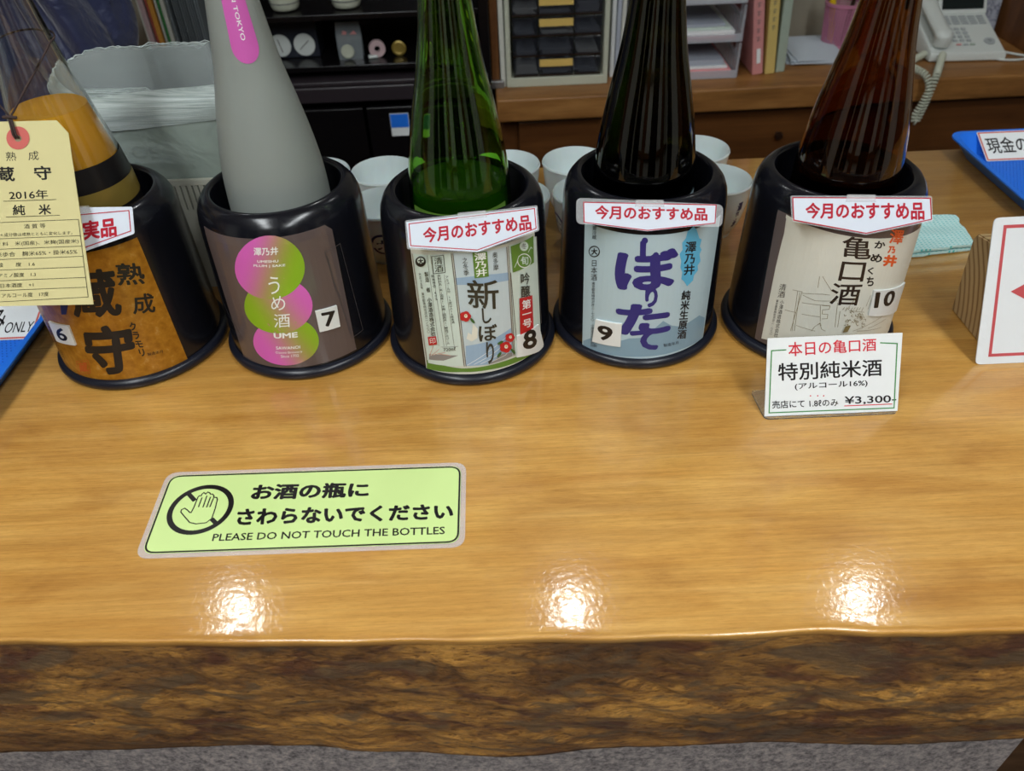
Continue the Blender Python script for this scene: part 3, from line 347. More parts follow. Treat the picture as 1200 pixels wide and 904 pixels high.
 ('L3','t','indigo','ぼ',0.04,[(-27.8,0.1456),(14.6,0.1485),(17.5,0.101),(-25.3,0.0995)]),
 ('L3','t','indigo','り',0.05,[(-5.6,0.1052),(3.0,0.1055),(4.3,0.0805),(-4.1,0.08)]),
 ('L3','t','indigo','た',0.045,[(-24.3,0.0832),(13.2,0.0859),(15.3,0.0457),(-22.1,0.0433)]),
 ('L3','t','indigo','て',0.05,[(-13.4,0.0516),(8.3,0.0532),(9.5,0.0247),(-11.9,0.0235)]),
 ('L3','p','azure',[(24.4,0.1674),(27.2,0.1628),(30.4,0.1517),(32.7,0.1493),(31.7,0.1421),(33.8,0.1371),(32.2,0.1328),(34.1,0.1238),(31.7,0.1198),(32.7,0.114),(29.3,0.1091),(29.2,0.1037),(24.5,0.0988),(21.6,0.1061),(19.2,0.1098),(19.5,0.1177),(17.6,0.1237),(17.7,0.1315),(15.8,0.1399),(17.8,0.1444),(16.9,0.1523),(19.3,0.1565),(20.1,0.1637)]),
 ('L3','v','ink','澤乃井',0.022,[(19.2,0.1528),(28.3,0.1497),(29.8,0.1102),(20.3,0.1137)]),
 ('L3','v','ink','純米生原酒',0.025,[(20.8,0.0955),(28.3,0.0923),(28.8,0.0297),(20.9,0.0336)]),
 ('L3','v','ink','日本酒',0.0,[(-44.4,0.1242),(-39.4,0.127),(-38.8,0.1033),(-43.7,0.1004)]),
 ('L3','v','ink','東京都青梅市沢井二-七七〇 小澤酒造株式会社',0,[(-42.9,0.0992),(-40.1,0.1008),(-38.2,0.0179),(-40.9,0.0159)]),
 ('L3','v','ink','要冷蔵',0,[(-44.9,0.1631),(-41.3,0.1649),(-41.0,0.1504),(-44.7,0.1485)]),
 ('L3','l','ink',0.0012,1,[(-38.2,0.1379),(-38.3,0.1365),(-38.5,0.1351),(-38.9,0.1337),(-39.5,0.1325),(-40.3,0.1314),(-41.1,0.1305),(-42.0,0.1298),(-43.0,0.1294),(-43.9,0.1294),(-44.7,0.1296),(-45.4,0.1301),(-46.0,0.131),(-46.4,0.132),(-46.6,0.1333),(-46.5,0.1347),(-46.2,0.1361),(-45.7,0.1375),(-45.1,0.1389),(-44.3,0.14),(-43.4,0.141),(-42.5,0.1416),(-41.6,0.142),(-40.7,0.142),(-39.9,0.1417),(-39.2,0.1411),(-38.7,0.1402),(-38.4,0.1391)]),
 ('L3','t','ink','大',0.04,[(-45.0,0.1379),(-39.9,0.1409),(-39.6,0.1335),(-44.5,0.1305)]),
 ('L3','t','ink','製造年月',0,[(10.8,0.031),(22.0,0.0306),(22.7,0.026),(11.4,0.0266)]),
 ('L3','v','ink','○○製',0,[(-38.9,0.0277),(-36.0,0.0295),(-35.6,0.0189),(-38.5,0.017)]),
 ('L3','s9','sticker',[(-37.5,0.0557),(-18.8,0.0583),(-18.5,0.0281),(-39.2,0.0253)]),
 ('L3','t','ink','9',0.03,[(-36.1,0.0507),(-24.0,0.0521),(-25.2,0.033),(-34.3,0.0315)]),
 ('sg3','p','signpaper',[(-0.0673,0.0366),(0.0591,0.0323),(0.0597,0.0147),(-0.0051,0.008),(-0.067,0.0164)]),
 ('sg3','l','red',0.0009,1,[(-0.0672,0.0362),(0.0587,0.0323),(0.059,0.0152),(-0.0051,0.0088),(-0.0665,0.0172)]),
 ('sg3','t','red','今月のおすすめ品',0.03,[(-0.0563,0.0335),(0.0507,0.03),(0.0516,0.0174),(-0.0561,0.0202)]),
 ('L4','p','cream10',[(-53.3,0.1693),(58.4,0.1488),(58.1,0.1072),(58.3,0.0758),(58.0,0.0169),(-5.2,0.0374),(-50.2,0.0205)]),
 ('L4','t','inkb','亀',0.012,[(-15.0,0.1613),(3.7,0.1607),(6.4,0.1358),(-12.7,0.1376)]),
 ('L4','t','inkb','口',0.012,[(-11.4,0.1339),(4.4,0.1323),(5.6,0.11),(-10.8,0.1119)]),
 ('L4','t','inkb','酒',0.012,[(-13.8,0.1089),(6.0,0.1077),(6.9,0.0813),(-12.6,0.0837)]),
 ('L4','t','ink','か',0.03,[(5.9,0.1563),(14.0,0.1536),(14.6,0.1452),(6.6,0.1479)]),
 ('L4','t','ink','め',0.03,[(5.6,0.1423),(14.3,0.1394),(15.3,0.1297),(6.5,0.1328)]),
 ('L4','t','ink','く',0.03,[(6.2,0.1269),(10.7,0.1255),(11.4,0.1171),(7.2,0.1185)]),
 ('L4','t','ink','ち',0.03,[(7.4,0.1158),(13.0,0.114),(14.3,0.1025),(8.5,0.1046)]),
 ('L4','t','orange','澤',0.022,[(14.7,0.1669),(27.6,0.1609),(29.1,0.1444),(16.5,0.1508)]),
 ('L4','t','orange','乃',0.05,[(16.9,0.1478),(23.5,0.1449),(24.5,0.1365),(17.7,0.1396)]),
 ('L4','t','orange','井',0.05,[(15.5,0.139),(28.6,0.1324),(29.0,0.1188),(16.8,0.1254)]),
 ('L4','v','inkb','清酒',0.0,[(-46.1,0.0944),(-41.6,0.0968),(-40.9,0.0805),(-45.7,0.0778)]),
 ('L4','v','inkb','小澤酒造株式会社',0,[(-43.3,0.0762),(-40.5,0.0775),(-39.0,0.0306),(-41.8,0.0291)]),
 ('L4','v','inkb','東京都青梅市沢井二-七七〇',0,[(-46.1,0.0747),(-44.3,0.0757),(-43.2,0.0307),(-45.0,0.0298)]),
 ('L4','l','sketch',0.0004,0,[(-37.0,0.0925),(-30.7,0.0934),(-31.8,0.0434)]),
 ('L4','l','sketch',0.0004,0,[(-32.0,0.0921),(-29.4,0.0446)]),
 ('L4','l','sketch',0.0004,0,[(-33.5,0.0925),(-30.8,0.0439)]),
 ('L4','l','sketch',0.0004,0,[(-30.4,0.0917),(-18.0,0.0948),(-13.2,0.0946)]),
 ('L4','l','sketch',0.0004,0,[(-29.8,0.0897),(-21.5,0.0859),(-7.6,0.0884)]),
 ('L4','l','sketch',0.0004,0,[(-29.2,0.0807),(-11.5,0.0823)]),
 ('L4','l','sketch',0.0004,0,[(-17.5,0.0812),(-14.9,0.0618)]),
 ('L4','l','sketch',0.0004,0,[(-16.6,0.0814),(-11.4,0.0816),(-11.4,0.0777),(-15.4,0.0763),(-15.0,0.0712),(-11.4,0.0713),(-11.1,0.066),(-14.4,0.0652)]),
 ('L4','l','sketch',0.0004,0,[(-7.3,0.0861),(-4.7,0.0557)]),
 ('L4','l','sketch',0.0004,0,[(-4.3,0.0758),(-2.9,0.0557)]),
 ('L4','l','sketch',0.0004,0,[(-27.4,0.0673),(-16.0,0.0675)]),
 ('L4','l','sketch',0.0004,0,[(-29.1,0.0521),(-16.6,0.0493)]),
 ('L4','l','sketch',0.0004,0,[(-38.7,0.0667),(-31.2,0.0675)]),
 ('L4','l','sketch',0.0004,0,[(14.1,0.0922),(13.0,0.0788)]),
 ('L4','l','sketch',0.0004,0,[(15.9,0.0939),(15.2,0.0746)]),
 ('L4','l','sketch',0.0004,0,[(5.6,0.0989),(0.0,0.0779)]),
 ('L4','l','sketch',0.0004,0,[(8.4,0.0493),(33.8,0.059)]),
 ('L4','l','sketch',0.0004,0,[(11.3,0.0485),(34.2,0.0416)]),
 ('L4','l','sketch',0.0004,0,[(20.0,0.0487),(37.2,0.0504)]),
 ('L4','l','sketch',0.0004,0,[(1.5,0.0766),(12.8,0.0719)]),
 ('L4','l','sketch',0.0004,0,[(-18.9,0.0487),(-17.4,0.0552),(-14.9,0.0594),(-12.8,0.0525),(-10.1,0.0505)]),
 ('L4','l','sketch',0.0004,0,[(-15.9,0.0579),(-14.7,0.0606),(-13.7,0.0567)]),
 ('L4','l','sketch',0.0004,0,[(-12.7,0.0992),(-20.8,0.1153)]),
 ('L4','l','sketch',0.0004,0,[(-22.5,0.1148),(-21.8,0.1017)]),
 ('L4','l','sketch',0.0005,0,[(3.9,0.065),(3.3,0.0634),(2.0,0.0656)]),
 ('L4','l','sketch',0.0005,0,[(8.9,0.0626),(10.4,0.0612),(10.0,0.0591)]),
 ('L4','l','sketch',0.0005,0,[(1.9,0.0603),(2.1,0.0578),(0.7,0.0585)]),
 ('L4','l','sketch',0.0005,0,[(5.1,0.0571),(3.8,0.0568),(3.3,0.0596)]),
 ('L4','l','sketch',0.0005,0,[(11.7,0.0644),(10.4,0.0666),(11.5,0.0676)]),
 ('L4','l','sketch',0.0005,0,[(3.0,0.0636),(3.7,0.0652),(4.9,0.063)]),
 ('L4','l','sketch',0.0005,0,[(8.2,0.0608),(7.2,0.0631),(8.4,0.0638)]),
 ('L4','l','sketch',0.0005,0,[(2.3,0.0616),(1.0,0.063),(1.6,0.065)]),
 ('L4','l','sketch',0.0005,0,[(3.3,0.0738),(3.9,0.0754),(5.2,0.0733)]),
 ('L4','l','sketch',0.0005,0,[(7.4,0.0613),(8.2,0.0628),(9.4,0.0603)]),
 ('L4','l','sketch',0.0005,0,[(11.3,0.0568),(10.4,0.0556),(9.2,0.0582)]),
 ('L4','l','sketch',0.0005,0,[(11.1,0.0651),(12.3,0.0656),(13.2,0.0628)]),
 ('L4','l','sketch',0.0005,0,[(11.1,0.071),(12.4,0.0688),(11.3,0.0677)]),
 ('L4','l','sketch',0.0005,0,[(4.8,0.0576),(3.7,0.0569),(2.9,0.0595)]),
 ('L4','l','sketch',0.0005,0,[(8.3,0.0683),(6.9,0.0687),(6.7,0.0713)]),
 ('L4','l','sketch',0.0005,0,[(5.3,0.0681),(3.9,0.0695),(4.5,0.0715)]),
 ('L4','l','sketch',0.0005,0,[(9.5,0.0576),(8.5,0.0601),(9.9,0.0605)]),
 ('L4','l','sketch',0.0005,0,[(14.2,0.057),(15.7,0.0565),(16.1,0.0537)]),
 ('L4','l','sketch',0.0005,0,[(8.5,0.0706),(9.1,0.0722),(10.5,0.0699)]),
 ('L4','l','sketch',0.0005,0,[(14.9,0.0559),(13.3,0.0575),(13.8,0.0596)]),
 ('L4','l','sketch',0.0005,0,[(9.2,0.0696),(9.5,0.0715),(11.1,0.0695)]),
 ('L4','l','sketch',0.0005,0,[(7.5,0.0687),(8.9,0.0675),(8.6,0.0653)]),
 ('L4','l','sketch',0.0005,0,[(13.5,0.0549),(15.1,0.0531),(14.4,0.0513)]),
 ('L4','l','sketch',0.0005,0,[(11.0,0.0657),(12.2,0.0634),(11.0,0.0625)]),
 ('L4','l','sketch',0.0005,0,[(5.2,0.0609),(5.9,0.0625),(7.2,0.0602)]),
 ('L4','l','sketch',0.0005,0,[(1.7,0.0641),(3.0,0.0633),(2.8,0.0609)]),
 ('L4','l','sketch',0.0005,0,[(9.6,0.0674),(10.4,0.0688),(11.7,0.0663)]),
 ('L4','l','sketch',0.0005,0,[(13.8,0.0632),(15.4,0.0626),(15.7,0.0599)]),
 ('L4','l','sketch',0.0005,0,[(3.5,0.073),(2.3,0.0745),(2.9,0.0763)]),
 ('L4','l','sketch',0.0005,0,[(0.4,0.0713),(-0.5,0.0701),(-1.4,0.0725)]),
 ('L4','l','sketch',0.0005,0,[(7.6,0.0709),(9.1,0.0699),(8.9,0.0675)]),
 ('L4','l','sketch',0.0005,0,[(11.6,0.0672),(12.9,0.0673),(13.6,0.0645)]),
 ('L4','l','sketch',0.0005,0,[(12.2,0.0659),(10.9,0.0657),(10.2,0.0685)]),
 ('L4','l','sketch',0.0005,0,[(7.8,0.0625),(6.5,0.0642),(7.2,0.066)]),
 ('L4','p','sketch',[(1.9,0.0572),(5.5,0.0576),(4.4,0.0496),(1.2,0.0493)]),
 ('L4','l','sketch',0.0005,0,[(-3.1,0.0781),(-2.3,0.0811)]),
 ('L4','l','sketch',0.0005,0,[(-1.1,0.0762),(-0.6,0.081)]),
 ('L4','l','sketch',0.0005,0,[(0.4,0.0779),(1.2,0.0808)]),
 ('L4','l','sketch',0.0005,0,[(2.5,0.0758),(3.0,0.0806)]),
 ('L4','l','sketch',0.0005,0,[(4.0,0.0775),(4.8,0.0803)]),
 ('L4','l','sketch',0.0005,0,[(6.2,0.0752),(6.7,0.08)]),
 ('L4','l','sketch',0.0005,0,[(7.8,0.0767),(8.6,0.0796)]),
 ('L4','l','sketch',0.0005,0,[(10.1,0.0743),(10.6,0.079)]),
 ('L4','s10','sticker',[(15.1,0.0982),(54.9,0.0829),(54.8,0.0467),(16.6,0.0667)]),
 ('L4','t','ink','10',0.03,[(16.7,0.0958),(37.5,0.088),(38.9,0.0683),(18.9,0.0752)]),
 ('sg4','p','signpaper',[(-0.0714,0.0395),(0.0565,0.0372),(0.0609,0.0167),(0.0019,0.0041),(-0.0677,0.0176)]),
 ('sg4','l','red',0.001,1,[(-0.0707,0.039),(0.0562,0.0369),(0.0605,0.0174),(0.0018,0.0048),(-0.0674,0.018)]),
 ('sg4','t','red','今月のおすすめ品',0.03,[(-0.0582,0.0341),(0.0511,0.034),(0.0543,0.0168),(-0.0569,0.0193)]),
 ('card','t','hred','本日の亀口酒',0.01,[(-0.049,0.0777),(0.0387,0.0779),(0.0399,0.0649),(-0.0476,0.0628)]),
 ('card','t','ink','特別純米酒',0.012,[(-0.058,0.0564),(0.0462,0.0563),(0.0482,0.0385),(-0.0566,0.0378)]),
 ('card','t','ink','(アルコール16%)',0.015,[(-0.04,0.0343),(0.0338,0.0349),(0.0345,0.0274),(-0.0391,0.0269)]),
 ('card','t','ink','売店にて 1.8ℓのみ',0.012,[(-0.062,0.017),(0.0053,0.0166),(0.0063,0.0083),(-0.061,0.0086)]),
 ('card','t','ink','¥3,300-',0.012,[(0.0118,0.0183),(0.0644,0.0178),(0.0653,0.0087),(0.0129,0.0091)]),
 ('card','l','hred',0.0009,0,[(0.0122,0.0082),(0.0612,0.0081)]),
 ('card','p','hred',[(-0.0222,0.0206),(-0.0224,0.0201),(-0.0229,0.0199),(-0.0235,0.0201),(-0.0237,0.0207),(-0.0236,0.0212),(-0.023,0.0214),(-0.0225,0.0212)]),
 ('card','p','hred',[(-0.0149,0.0203),(-0.0151,0.0197),(-0.0156,0.0195),(-0.0161,0.0198),(-0.0164,0.0204),(-0.0162,0.0209),(-0.0157,0.0211),(-0.0151,0.0209)]),
 ('card','p','hred',[(-0.0089,0.02),(-0.009,0.0195),(-0.0096,0.0193),(-0.0101,0.0195),(-0.0104,0.0201),(-0.0102,0.0206),(-0.0097,0.0208),(-0.0091,0.0206)]),
 ('card','l','hgreen',0.0011,0,[(-0.0504,0.07),(-0.065,0.0697),(-0.0642,0.0044),(0.0635,0.0038),(0.0601,0.0714),(0.0429,0.073)]),
 ('ysign','t','ink','お酒の瓶に',0.04,[(-0.0619,0.0324),(0.0495,0.0288),(0.0509,0.0095),(-0.0613,0.0124)]),
 ('ysign','t','ink','さわらないでください',0.04,[(-0.0698,0.0022),(0.1309,-0.003),(0.1315,-0.0217),(-0.067,-0.018)]),
 ('ysign','t','ink','PLEASE DO NOT TOUCH THE BOTTLES',0.012,[(-0.085,-0.0264),(0.1241,-0.0297),(0.1244,-0.0383),(-0.0844,-0.0346)]),
 ('ysign','l','ink',0.0042,0,[(-0.1236,0.0254),(-0.1135,0.0146)]),
 ('ysign','l','ink',0.0042,0,[(-0.0917,-0.0085),(-0.084,-0.0161)]),
 ('ysign','l','ink',0.0011,1,[(-0.1129,0.0002),(-0.1121,0.0067),(-0.1119,0.0186),(-0.1111,0.0207),(-0.1092,0.0206),(-0.109,0.0227),(-0.1078,0.0245),(-0.1054,0.0225),(-0.1042,0.025),(-0.1019,0.0237),(-0.1006,0.0219),(-0.0988,0.0221),(-0.0969,0.0199),(-0.0966,0.0177),(-0.0938,0.0176),(-0.0924,0.0152),(-0.0915,0.0038),(-0.0915,-0.0082),(-0.0955,-0.013),(-0.1044,-0.0138),(-0.1108,-0.0118),(-0.1164,-0.0059),(-0.1229,0.0013),(-0.123,0.0042),(-0.1205,0.0058),(-0.1171,0.0032),(-0.1141,0.0002)]),
 ('ysign','l','ink',0.0011,0,[(-0.1078,0.0184),(-0.1079,0.0064)]),
 ('ysign','l','ink',0.0011,0,[(-0.1037,0.0203),(-0.1035,0.0058)]),
 ('ysign','l','ink',0.0011,0,[(-0.0998,0.0186),(-0.1,0.0056)]),
 ('ysign','l','ink',0.0011,0,[(-0.0965,0.0166),(-0.0971,0.0058)]),
]
EXTRA_TEXT = [('6', .02, False), ('SAKE MADE IN TOKYO', .01, False), ('大', .05, False), ('澤乃井', .05, True), ('現金のみ', .0, False), ('現金のみ', .01, False), ('CASH ONLY', .0, False), ('ONLY', .0, False), ('OE', .0, False)]

# ------------------------------------------------------------------ object helpers
def link(name, me, parent=None, mats=None):
    o = bpy.data.objects.new(name, me); COL.objects.link(o)
    if mats:
        for k in mats: me.materials.append(M[k])
    if parent: o.parent = parent
    return o
def mesh_obj(name, bm, mats, parent=None, smooth=False, angle=35):
    me = bpy.data.meshes.new(name); bm.to_mesh(me); bm.free()
    if smooth:
        for p in me.polygons: p.use_smooth = True
        me.set_sharp_from_angle(angle=radians(angle))
    return link(name, me, parent, [mats] if isinstance(mats, str) else mats)
def thing(name, label, cat, loc=(0, 0, 0), rz=0, group=None):
    o = bpy.data.objects.new(name, None); COL.objects.link(o); o.location = loc; o.rotation_euler = (0, 0, rz)
    o.empty_display_size = .03; o['label'] = label; o['category'] = cat
    if group: o['group'] = group
    return o
def tag(o, label, cat, group=None):
    o['label'] = label; o['category'] = cat
    if group: o['group'] = group
    return o
def struct(o): o['kind'] = 'structure'; return o
def dup(root, loc, rz=0, label=None):
    r = root.copy(); COL.objects.link(r); r.location = loc; r.rotation_euler = (0, 0, rz)
    if label: r['label'] = label
    for ch in list(root.children):
        c = ch.copy(); COL.objects.link(c); c.parent = r
        for g in list(ch.children):
            d = g.copy(); COL.objects.link(d); d.parent = c
    return r
def box(bm, c, s, rot=None, bev=0, seg=2, mi=0):
    r = bmesh.ops.create_cube(bm, size=1)['verts']
    mtx = Matrix.Translation(Vector(c)) @ (rot.to_4x4() if rot else Matrix.Identity(4)) @ Matrix.Diagonal((s[0], s[1], s[2], 1))
    bmesh.ops.transform(bm, matrix=mtx, verts=r)
    fs = set(f for v in r for f in v.link_faces)
    for f in fs: f.material_index = mi
    if bev:
        es = set(e for v in r for e in v.link_edges)
        bmesh.ops.bevel(bm, geom=list(es), offset=bev, segments=seg, affect='EDGES', profile=.5)
    return bm
def nbox(c, s, rot=None, bev=0, seg=2): return box(bmesh.new(), c, s, rot, bev, seg)
def lathe(bm, prof, n=48, closed=False, cx=0, cy=0):
    rings = []
    for (r, z) in prof:
        if r < 1e-6: rings.append([bm.verts.new((cx, cy, z))])
        else: rings.append([bm.verts.new((cx+r*cos(2*pi*k/n), cy+r*sin(2*pi*k/n), z)) for k in range(n)])
    pairs = list(zip(rings, rings[1:]))
    if closed: pairs.append((rings[-1], rings[0]))
    for a, b in pairs:
        for k in range(n):
            k2 = (k+1) % n
            if len(a) == 1 and len(b) == 1: continue
            if len(a) == 1: bm.faces.new((a[0], b[k], b[k2]))
            elif len(b) == 1: bm.faces.new((a[k2], a[k], b[0]))
            else: bm.faces.new((a[k2], a[k], b[k], b[k2]))
    bmesh.ops.recalc_face_normals(bm, faces=bm.faces)
    return bm
def smoothprof(pts, sub=4):
    out = []
    for i in range(len(pts)-1):
        p0 = pts[max(i-1, 0)]; p1 = pts[i]; p2 = pts[i+1]; p3 = pts[min(i+2, len(pts)-1)]
        for k in range(sub):
            t = k/sub
            out.append(tuple(.5*((2*p1[j])+(-p0[j]+p2[j])*t+(2*p0[j]-5*p1[j]+4*p2[j]-p3[j])*t*t+(-p0[j]+3*p1[j]-3*p2[j]+p3[j])*t**3) for j in range(len(p1))))
    out.append(tuple(pts[-1])); return out
def tube(bm, pts, r, n=8, closed=False, caps=True):
    pts = [Vector(p) for p in pts]; rings = []; N = len(pts)
    prev = None
    for i, p in enumerate(pts):
        a = pts[i-1] if (i > 0 or closed) else p; b = pts[(i+1) % N] if (i < N-1 or closed) else p
        t = (b-a).normalized()
        if prev is None:
            s = t.cross(Vector((0, 0, 1)));
            if s.length < .1: s = t.cross(Vector((1, 0, 0)))
            s.normalize()
        else: s = (prev - t*prev.dot(t)).normalized()
        prev = s; q = t.cross(s); rr = r[i] if isinstance(r, (list, tuple)) else r
        rings.append([bm.verts.new(p+s*cos(2*pi*k/n)*rr+q*sin(2*pi*k/n)*rr) for k in range(n)])
    for a, b in list(zip(rings, rings[1:])) + ([(rings[-1], rings[0])] if closed else []):
        for k in range(n): bm.faces.new((a[k], a[(k+1) % n], b[(k+1) % n], b[k]))
    if caps and not closed: bm.faces.new(rings[0][::-1]); bm.faces.new(rings[-1])
    return bm
def loft(bm, rings, cap=True, closed=True):
    R = [[bm.verts.new(p) for p in r] for r in rings]
    for a, b in zip(R, R[1:]):
        n = len(a)
        for k in range(n if closed else n-1): bm.faces.new((a[k], a[(k+1) % n], b[(k+1) % n], b[k]))
    if cap: bm.faces.new(R[0][::-1]); bm.faces.new(R[-1])
    return bm
def outline(w_, h_, r, n=5, cx=0, cy=0):
    out = []
    for (sx, sy, a0) in ((1, 1, 0), (-1, 1, 90), (-1, -1, 180), (1, -1, 270)):
        for k in range(n+1):
            a = radians(a0+90*k/n); out.append((cx+sx*(w_/2-r)+r*cos(a), cy+sy*(h_/2-r)+r*sin(a)))
    return out
def plate(bm, pts, z0, z1, fn=None, mi=0):
    """flat solid from an outline; fn maps (a, b, height) to a 3D point"""
    fn = fn or (lambda a, b, h: (a, b, h))
    lo = [bm.verts.new(fn(a, b, z0)) for a, b in pts]; hi = [bm.verts.new(fn(a, b, z1)) for a, b in pts]
    n = len(pts); fs = [bm.faces.new(lo[::-1]), bm.faces.new(hi)]
    for k in range(n): fs.append(bm.faces.new((lo[k], lo[(k+1) % n], hi[(k+1) % n], hi[k])))
    for f in fs: f.material_index = mi
    return bm

# ------------------------------------------------------------------ printed marks: glyphs, fills and lines laid on real surfaces
def glyph_source(items):
    """one evaluated mesh for every distinct string"""
    obs = {}
    for key in items:
        s, b, v = key
        cu = bpy.data.curves.new('text', 'FONT'); cu.body = '\n'.join(s.replace('ー', '｜')) if v else s
        cu.align_x = 'CENTER' if v else 'LEFT'; cu.resolution_u = 3 if len(s) < 9 else 2; cu.fill_mode = 'FRONT'
        o = bpy.data.objects.new('text', cu); COL.objects.link(o); obs[key] = o
    bpy.context.view_layer.update(); dg = bpy.context.evaluated_depsgraph_get(); out = {}
    for key, o in obs.items():
        me = bpy.data.meshes.new_from_object(o.evaluated_get(dg)); vs = [(v.co.x, v.co.y) for v in me.vertices]
        fs = [tuple(p.vertices) for p in me.polygons]
        b = key[1]
        if b:      # heavier stroke: the glyph struck again around itself
            n0 = len(vs); base = list(vs); bf = list(fs)
            for q in range(1, 11):
                dx, dy = b*1.05*cos(pi*q/5), b*1.05*sin(pi*q/5); vs += [(x+dx, y+dy) for x, y in base]; fs += [tuple(i+n0*q for i in f) for f in bf]
        xs = [a for a, b in vs]; ys = [b for a, b in vs]; x0, x1, y0, y1 = min(xs), max(xs), min(ys), max(ys)
        n0 = len(me.vertices); out[key] = ([((p[0]-x0)/(x1-x0), (p[1]-y0)/(y1-y0), (i//n0)*1.5e-6) for i, p in enumerate(vs)], fs)
        bpy.data.meshes.remove(me); cu = o.data; bpy.data.objects.remove(o); bpy.data.curves.remove(cu)
    return out
def strip(pts, w_, closed):
    """quads of a mitred line"""
    n = len(pts); P = [Vector(p) for p in pts]; L = []; R = []
    for i in range(n):
        a = P[i-1] if (i or closed) else None; b = P[(i+1) % n] if (i < n-1 or closed) else None
        d1 = (P[i]-a).normalized() if a is not None else (b-P[i]).normalized(); d2 = (b-P[i]).normalized() if b is not None else d1
        t = d1+d2; t = t.normalized() if t.length > .2 else d1
        nn = Vector((-t.y, t.x)); k = min(1.6, 1/max(.4, abs(nn.dot(Vector((-d1.y, d1.x))))))
        L.append(P[i]+nn*w_/2*k); R.append(P[i]-nn*w_/2*k)
    q = []
    for i in range(n if closed else n-1):
        j = (i+1) % n; q.append((L[i], R[i], R[j], L[j]))
    return q
class Surface:
    def __init__(s, kind, **k): s.kind = kind; s.__dict__.update(k)
    def uv(s, p):                       # layout coordinates -> metres on the unrolled surface
        return (radians(p[0])*.09, p[1]) if s.kind == 'cyl' else tuple(p)
    def at(s, a, b, h):
        if s.kind == 'cyl':
            ph = a/.09; R = s.R(b)+h; return Vector((R*sin(ph), -R*cos(ph), b))
        return s.P0 + s.ax*a + s.up*b + s.n*h
def cut(bm, step):
    xs = [v.co.x for v in bm.verts]; x = math.floor(min(xs)/step)*step+step
    while x < max(xs):
        bmesh.ops.bisect_plane(bm, geom=bm.verts[:]+bm.edges[:]+bm.faces[:], plane_co=(x, 0, 0), plane_no=(1, 0, 0)); x += step
def prints(items, surf, name, parent, h0=.0001, dh=.00002):
    """all marks of one sheet as one thin printed layer (a colour per material slot)"""
    bm = bmesh.new(); mats = []; cl = bm.loops.layers.color.new('Col')
    def mi(c):
        if c not in mats: mats.append(c)
        return mats.index(c)
    for k, it in enumerate(items):
        kind, col = it[1], it[2]; t = bmesh.new(); grad = None
        if kind in 'tv':
            vs, fs = GL[(it[3], it[4], kind == 'v')]; q = [Vector(surf.uv(p)) for p in it[5]]  # TL TR BR BL
            V = [t.verts.new((*((q[3]*(1-a)+q[2]*a)*(1-b)+(q[0]*(1-a)+q[1]*a)*b), c)) for a, b, c in vs]
            for f in fs:
                try: t.faces.new([V[i] for i in f])
                except ValueError: pass
        elif kind == 'l':
            for q in strip([surf.uv(p) for p in it[5]], it[3], it[4]): t.faces.new([t.verts.new((*p, 0)) for p in q])
        else:
            pts = [surf.uv(p) for p in it[3]]; t.faces.new([t.verts.new((*p, 0)) for p in pts]); bmesh.ops.triangulate(t, faces=t.faces[:])
            if kind == 'g':
                grad = [Vector(surf.uv(p)) for p in it[4]]; col = 'plum'
                for d in range(-20, 40):
                    bmesh.ops.bisect_plane(t, geom=t.verts[:]+t.edges[:]+t.faces[:], plane_co=(0, d*.005, 0), plane_no=(0, 1, 0))
        if surf.kind == 'cyl': cut(t, .005)
        m_ = mi('print_'+col); h = h0+dh*k; vm = {}
        for v in t.verts: vm[v] = bm.verts.new(surf.at(v.co.x, v.co.y, h+v.co.z))
        for f in t.faces:
            try: nf = bm.faces.new([vm[v] for v in f.verts])
            except ValueError: continue
            nf.material_index = m_
            if grad:
                ax = grad[1]-grad[0]
                for lp, v in zip(nf.loops, f.verts):
                    x = (Vector((v.co.x, v.co.y))-grad[0]).dot(ax)/ax.length_squared; x = max(0, min(1, x)); x = x*x*(3-2*x)
                    p_, g_ = (.84, .38, .73), (.53, .69, .12); lp[cl] = [p_[i]*(1-x)+g_[i]*x for i in range(3)]+[1]
        t.free()
    for f in bm.faces:      # every printed face looks outward
        f.normal_update(); c_ = f.calc_center_median()
        nrm = Vector((c_.x, c_.y, 0)) if surf.kind == 'cyl' else surf.n
        if f.normal.dot(nrm) < 0: f.normal_flip()
    return mesh_obj(name, bm, mats, parent)
def sheet(poly, surf, h0, h1, name, m_, parent):
    """a thin sheet with real thickness laid on a surface"""
    t = bmesh.new(); pts = [surf.uv(p) for p in poly]; t.faces.new([t.verts.new((*p, 0)) for p in pts]); bmesh.ops.triangulate(t, faces=t.faces[:])
    if surf.kind == 'cyl':
        cut(t, .006)
        for d in (.03, .06, .09, .12, .14, .15, .155, .16, .165, .17, .175): bmesh.ops.bisect_plane(t, geom=t.verts[:]+t.edges[:]+t.faces[:], plane_co=(0, d, 0), plane_no=(0, 1, 0))
    r = bmesh.ops.extrude_face_region(t, geom=t.faces[:]); top = set(v for v in r['geom'] if isinstance(v, bmesh.types.BMVert))
    for v in t.verts: v.co = surf.at(v.co.x, v.co.y, h1 if v in top else h0)
    bmesh.ops.recalc_face_normals(t, faces=t.faces[:])
    return mesh_obj(name, t, m_, parent)
def rounded_poly(pts, r, n=4):
    out = []; N = len(pts)
    for i in range(N):
        p = Vector(pts[i]); a = Vector(pts[i-1]); b = Vector(pts[(i+1) % N]); da = (a-p).normalized(); db = (b-p).normalized()
        for k in range(n+1):
            t = k/n; q = (p+da*r)*(1-t)**2 + p*2*t*(1-t) + (p+db*r)*t*t; out.append((q.x, q.y))
    return out
GL = glyph_source(sorted(set([(d[3], d[4], d[1] == 'v') for d in PRINT if d[1] in 'tv'] + EXTRA_TEXT)))
BY = {}
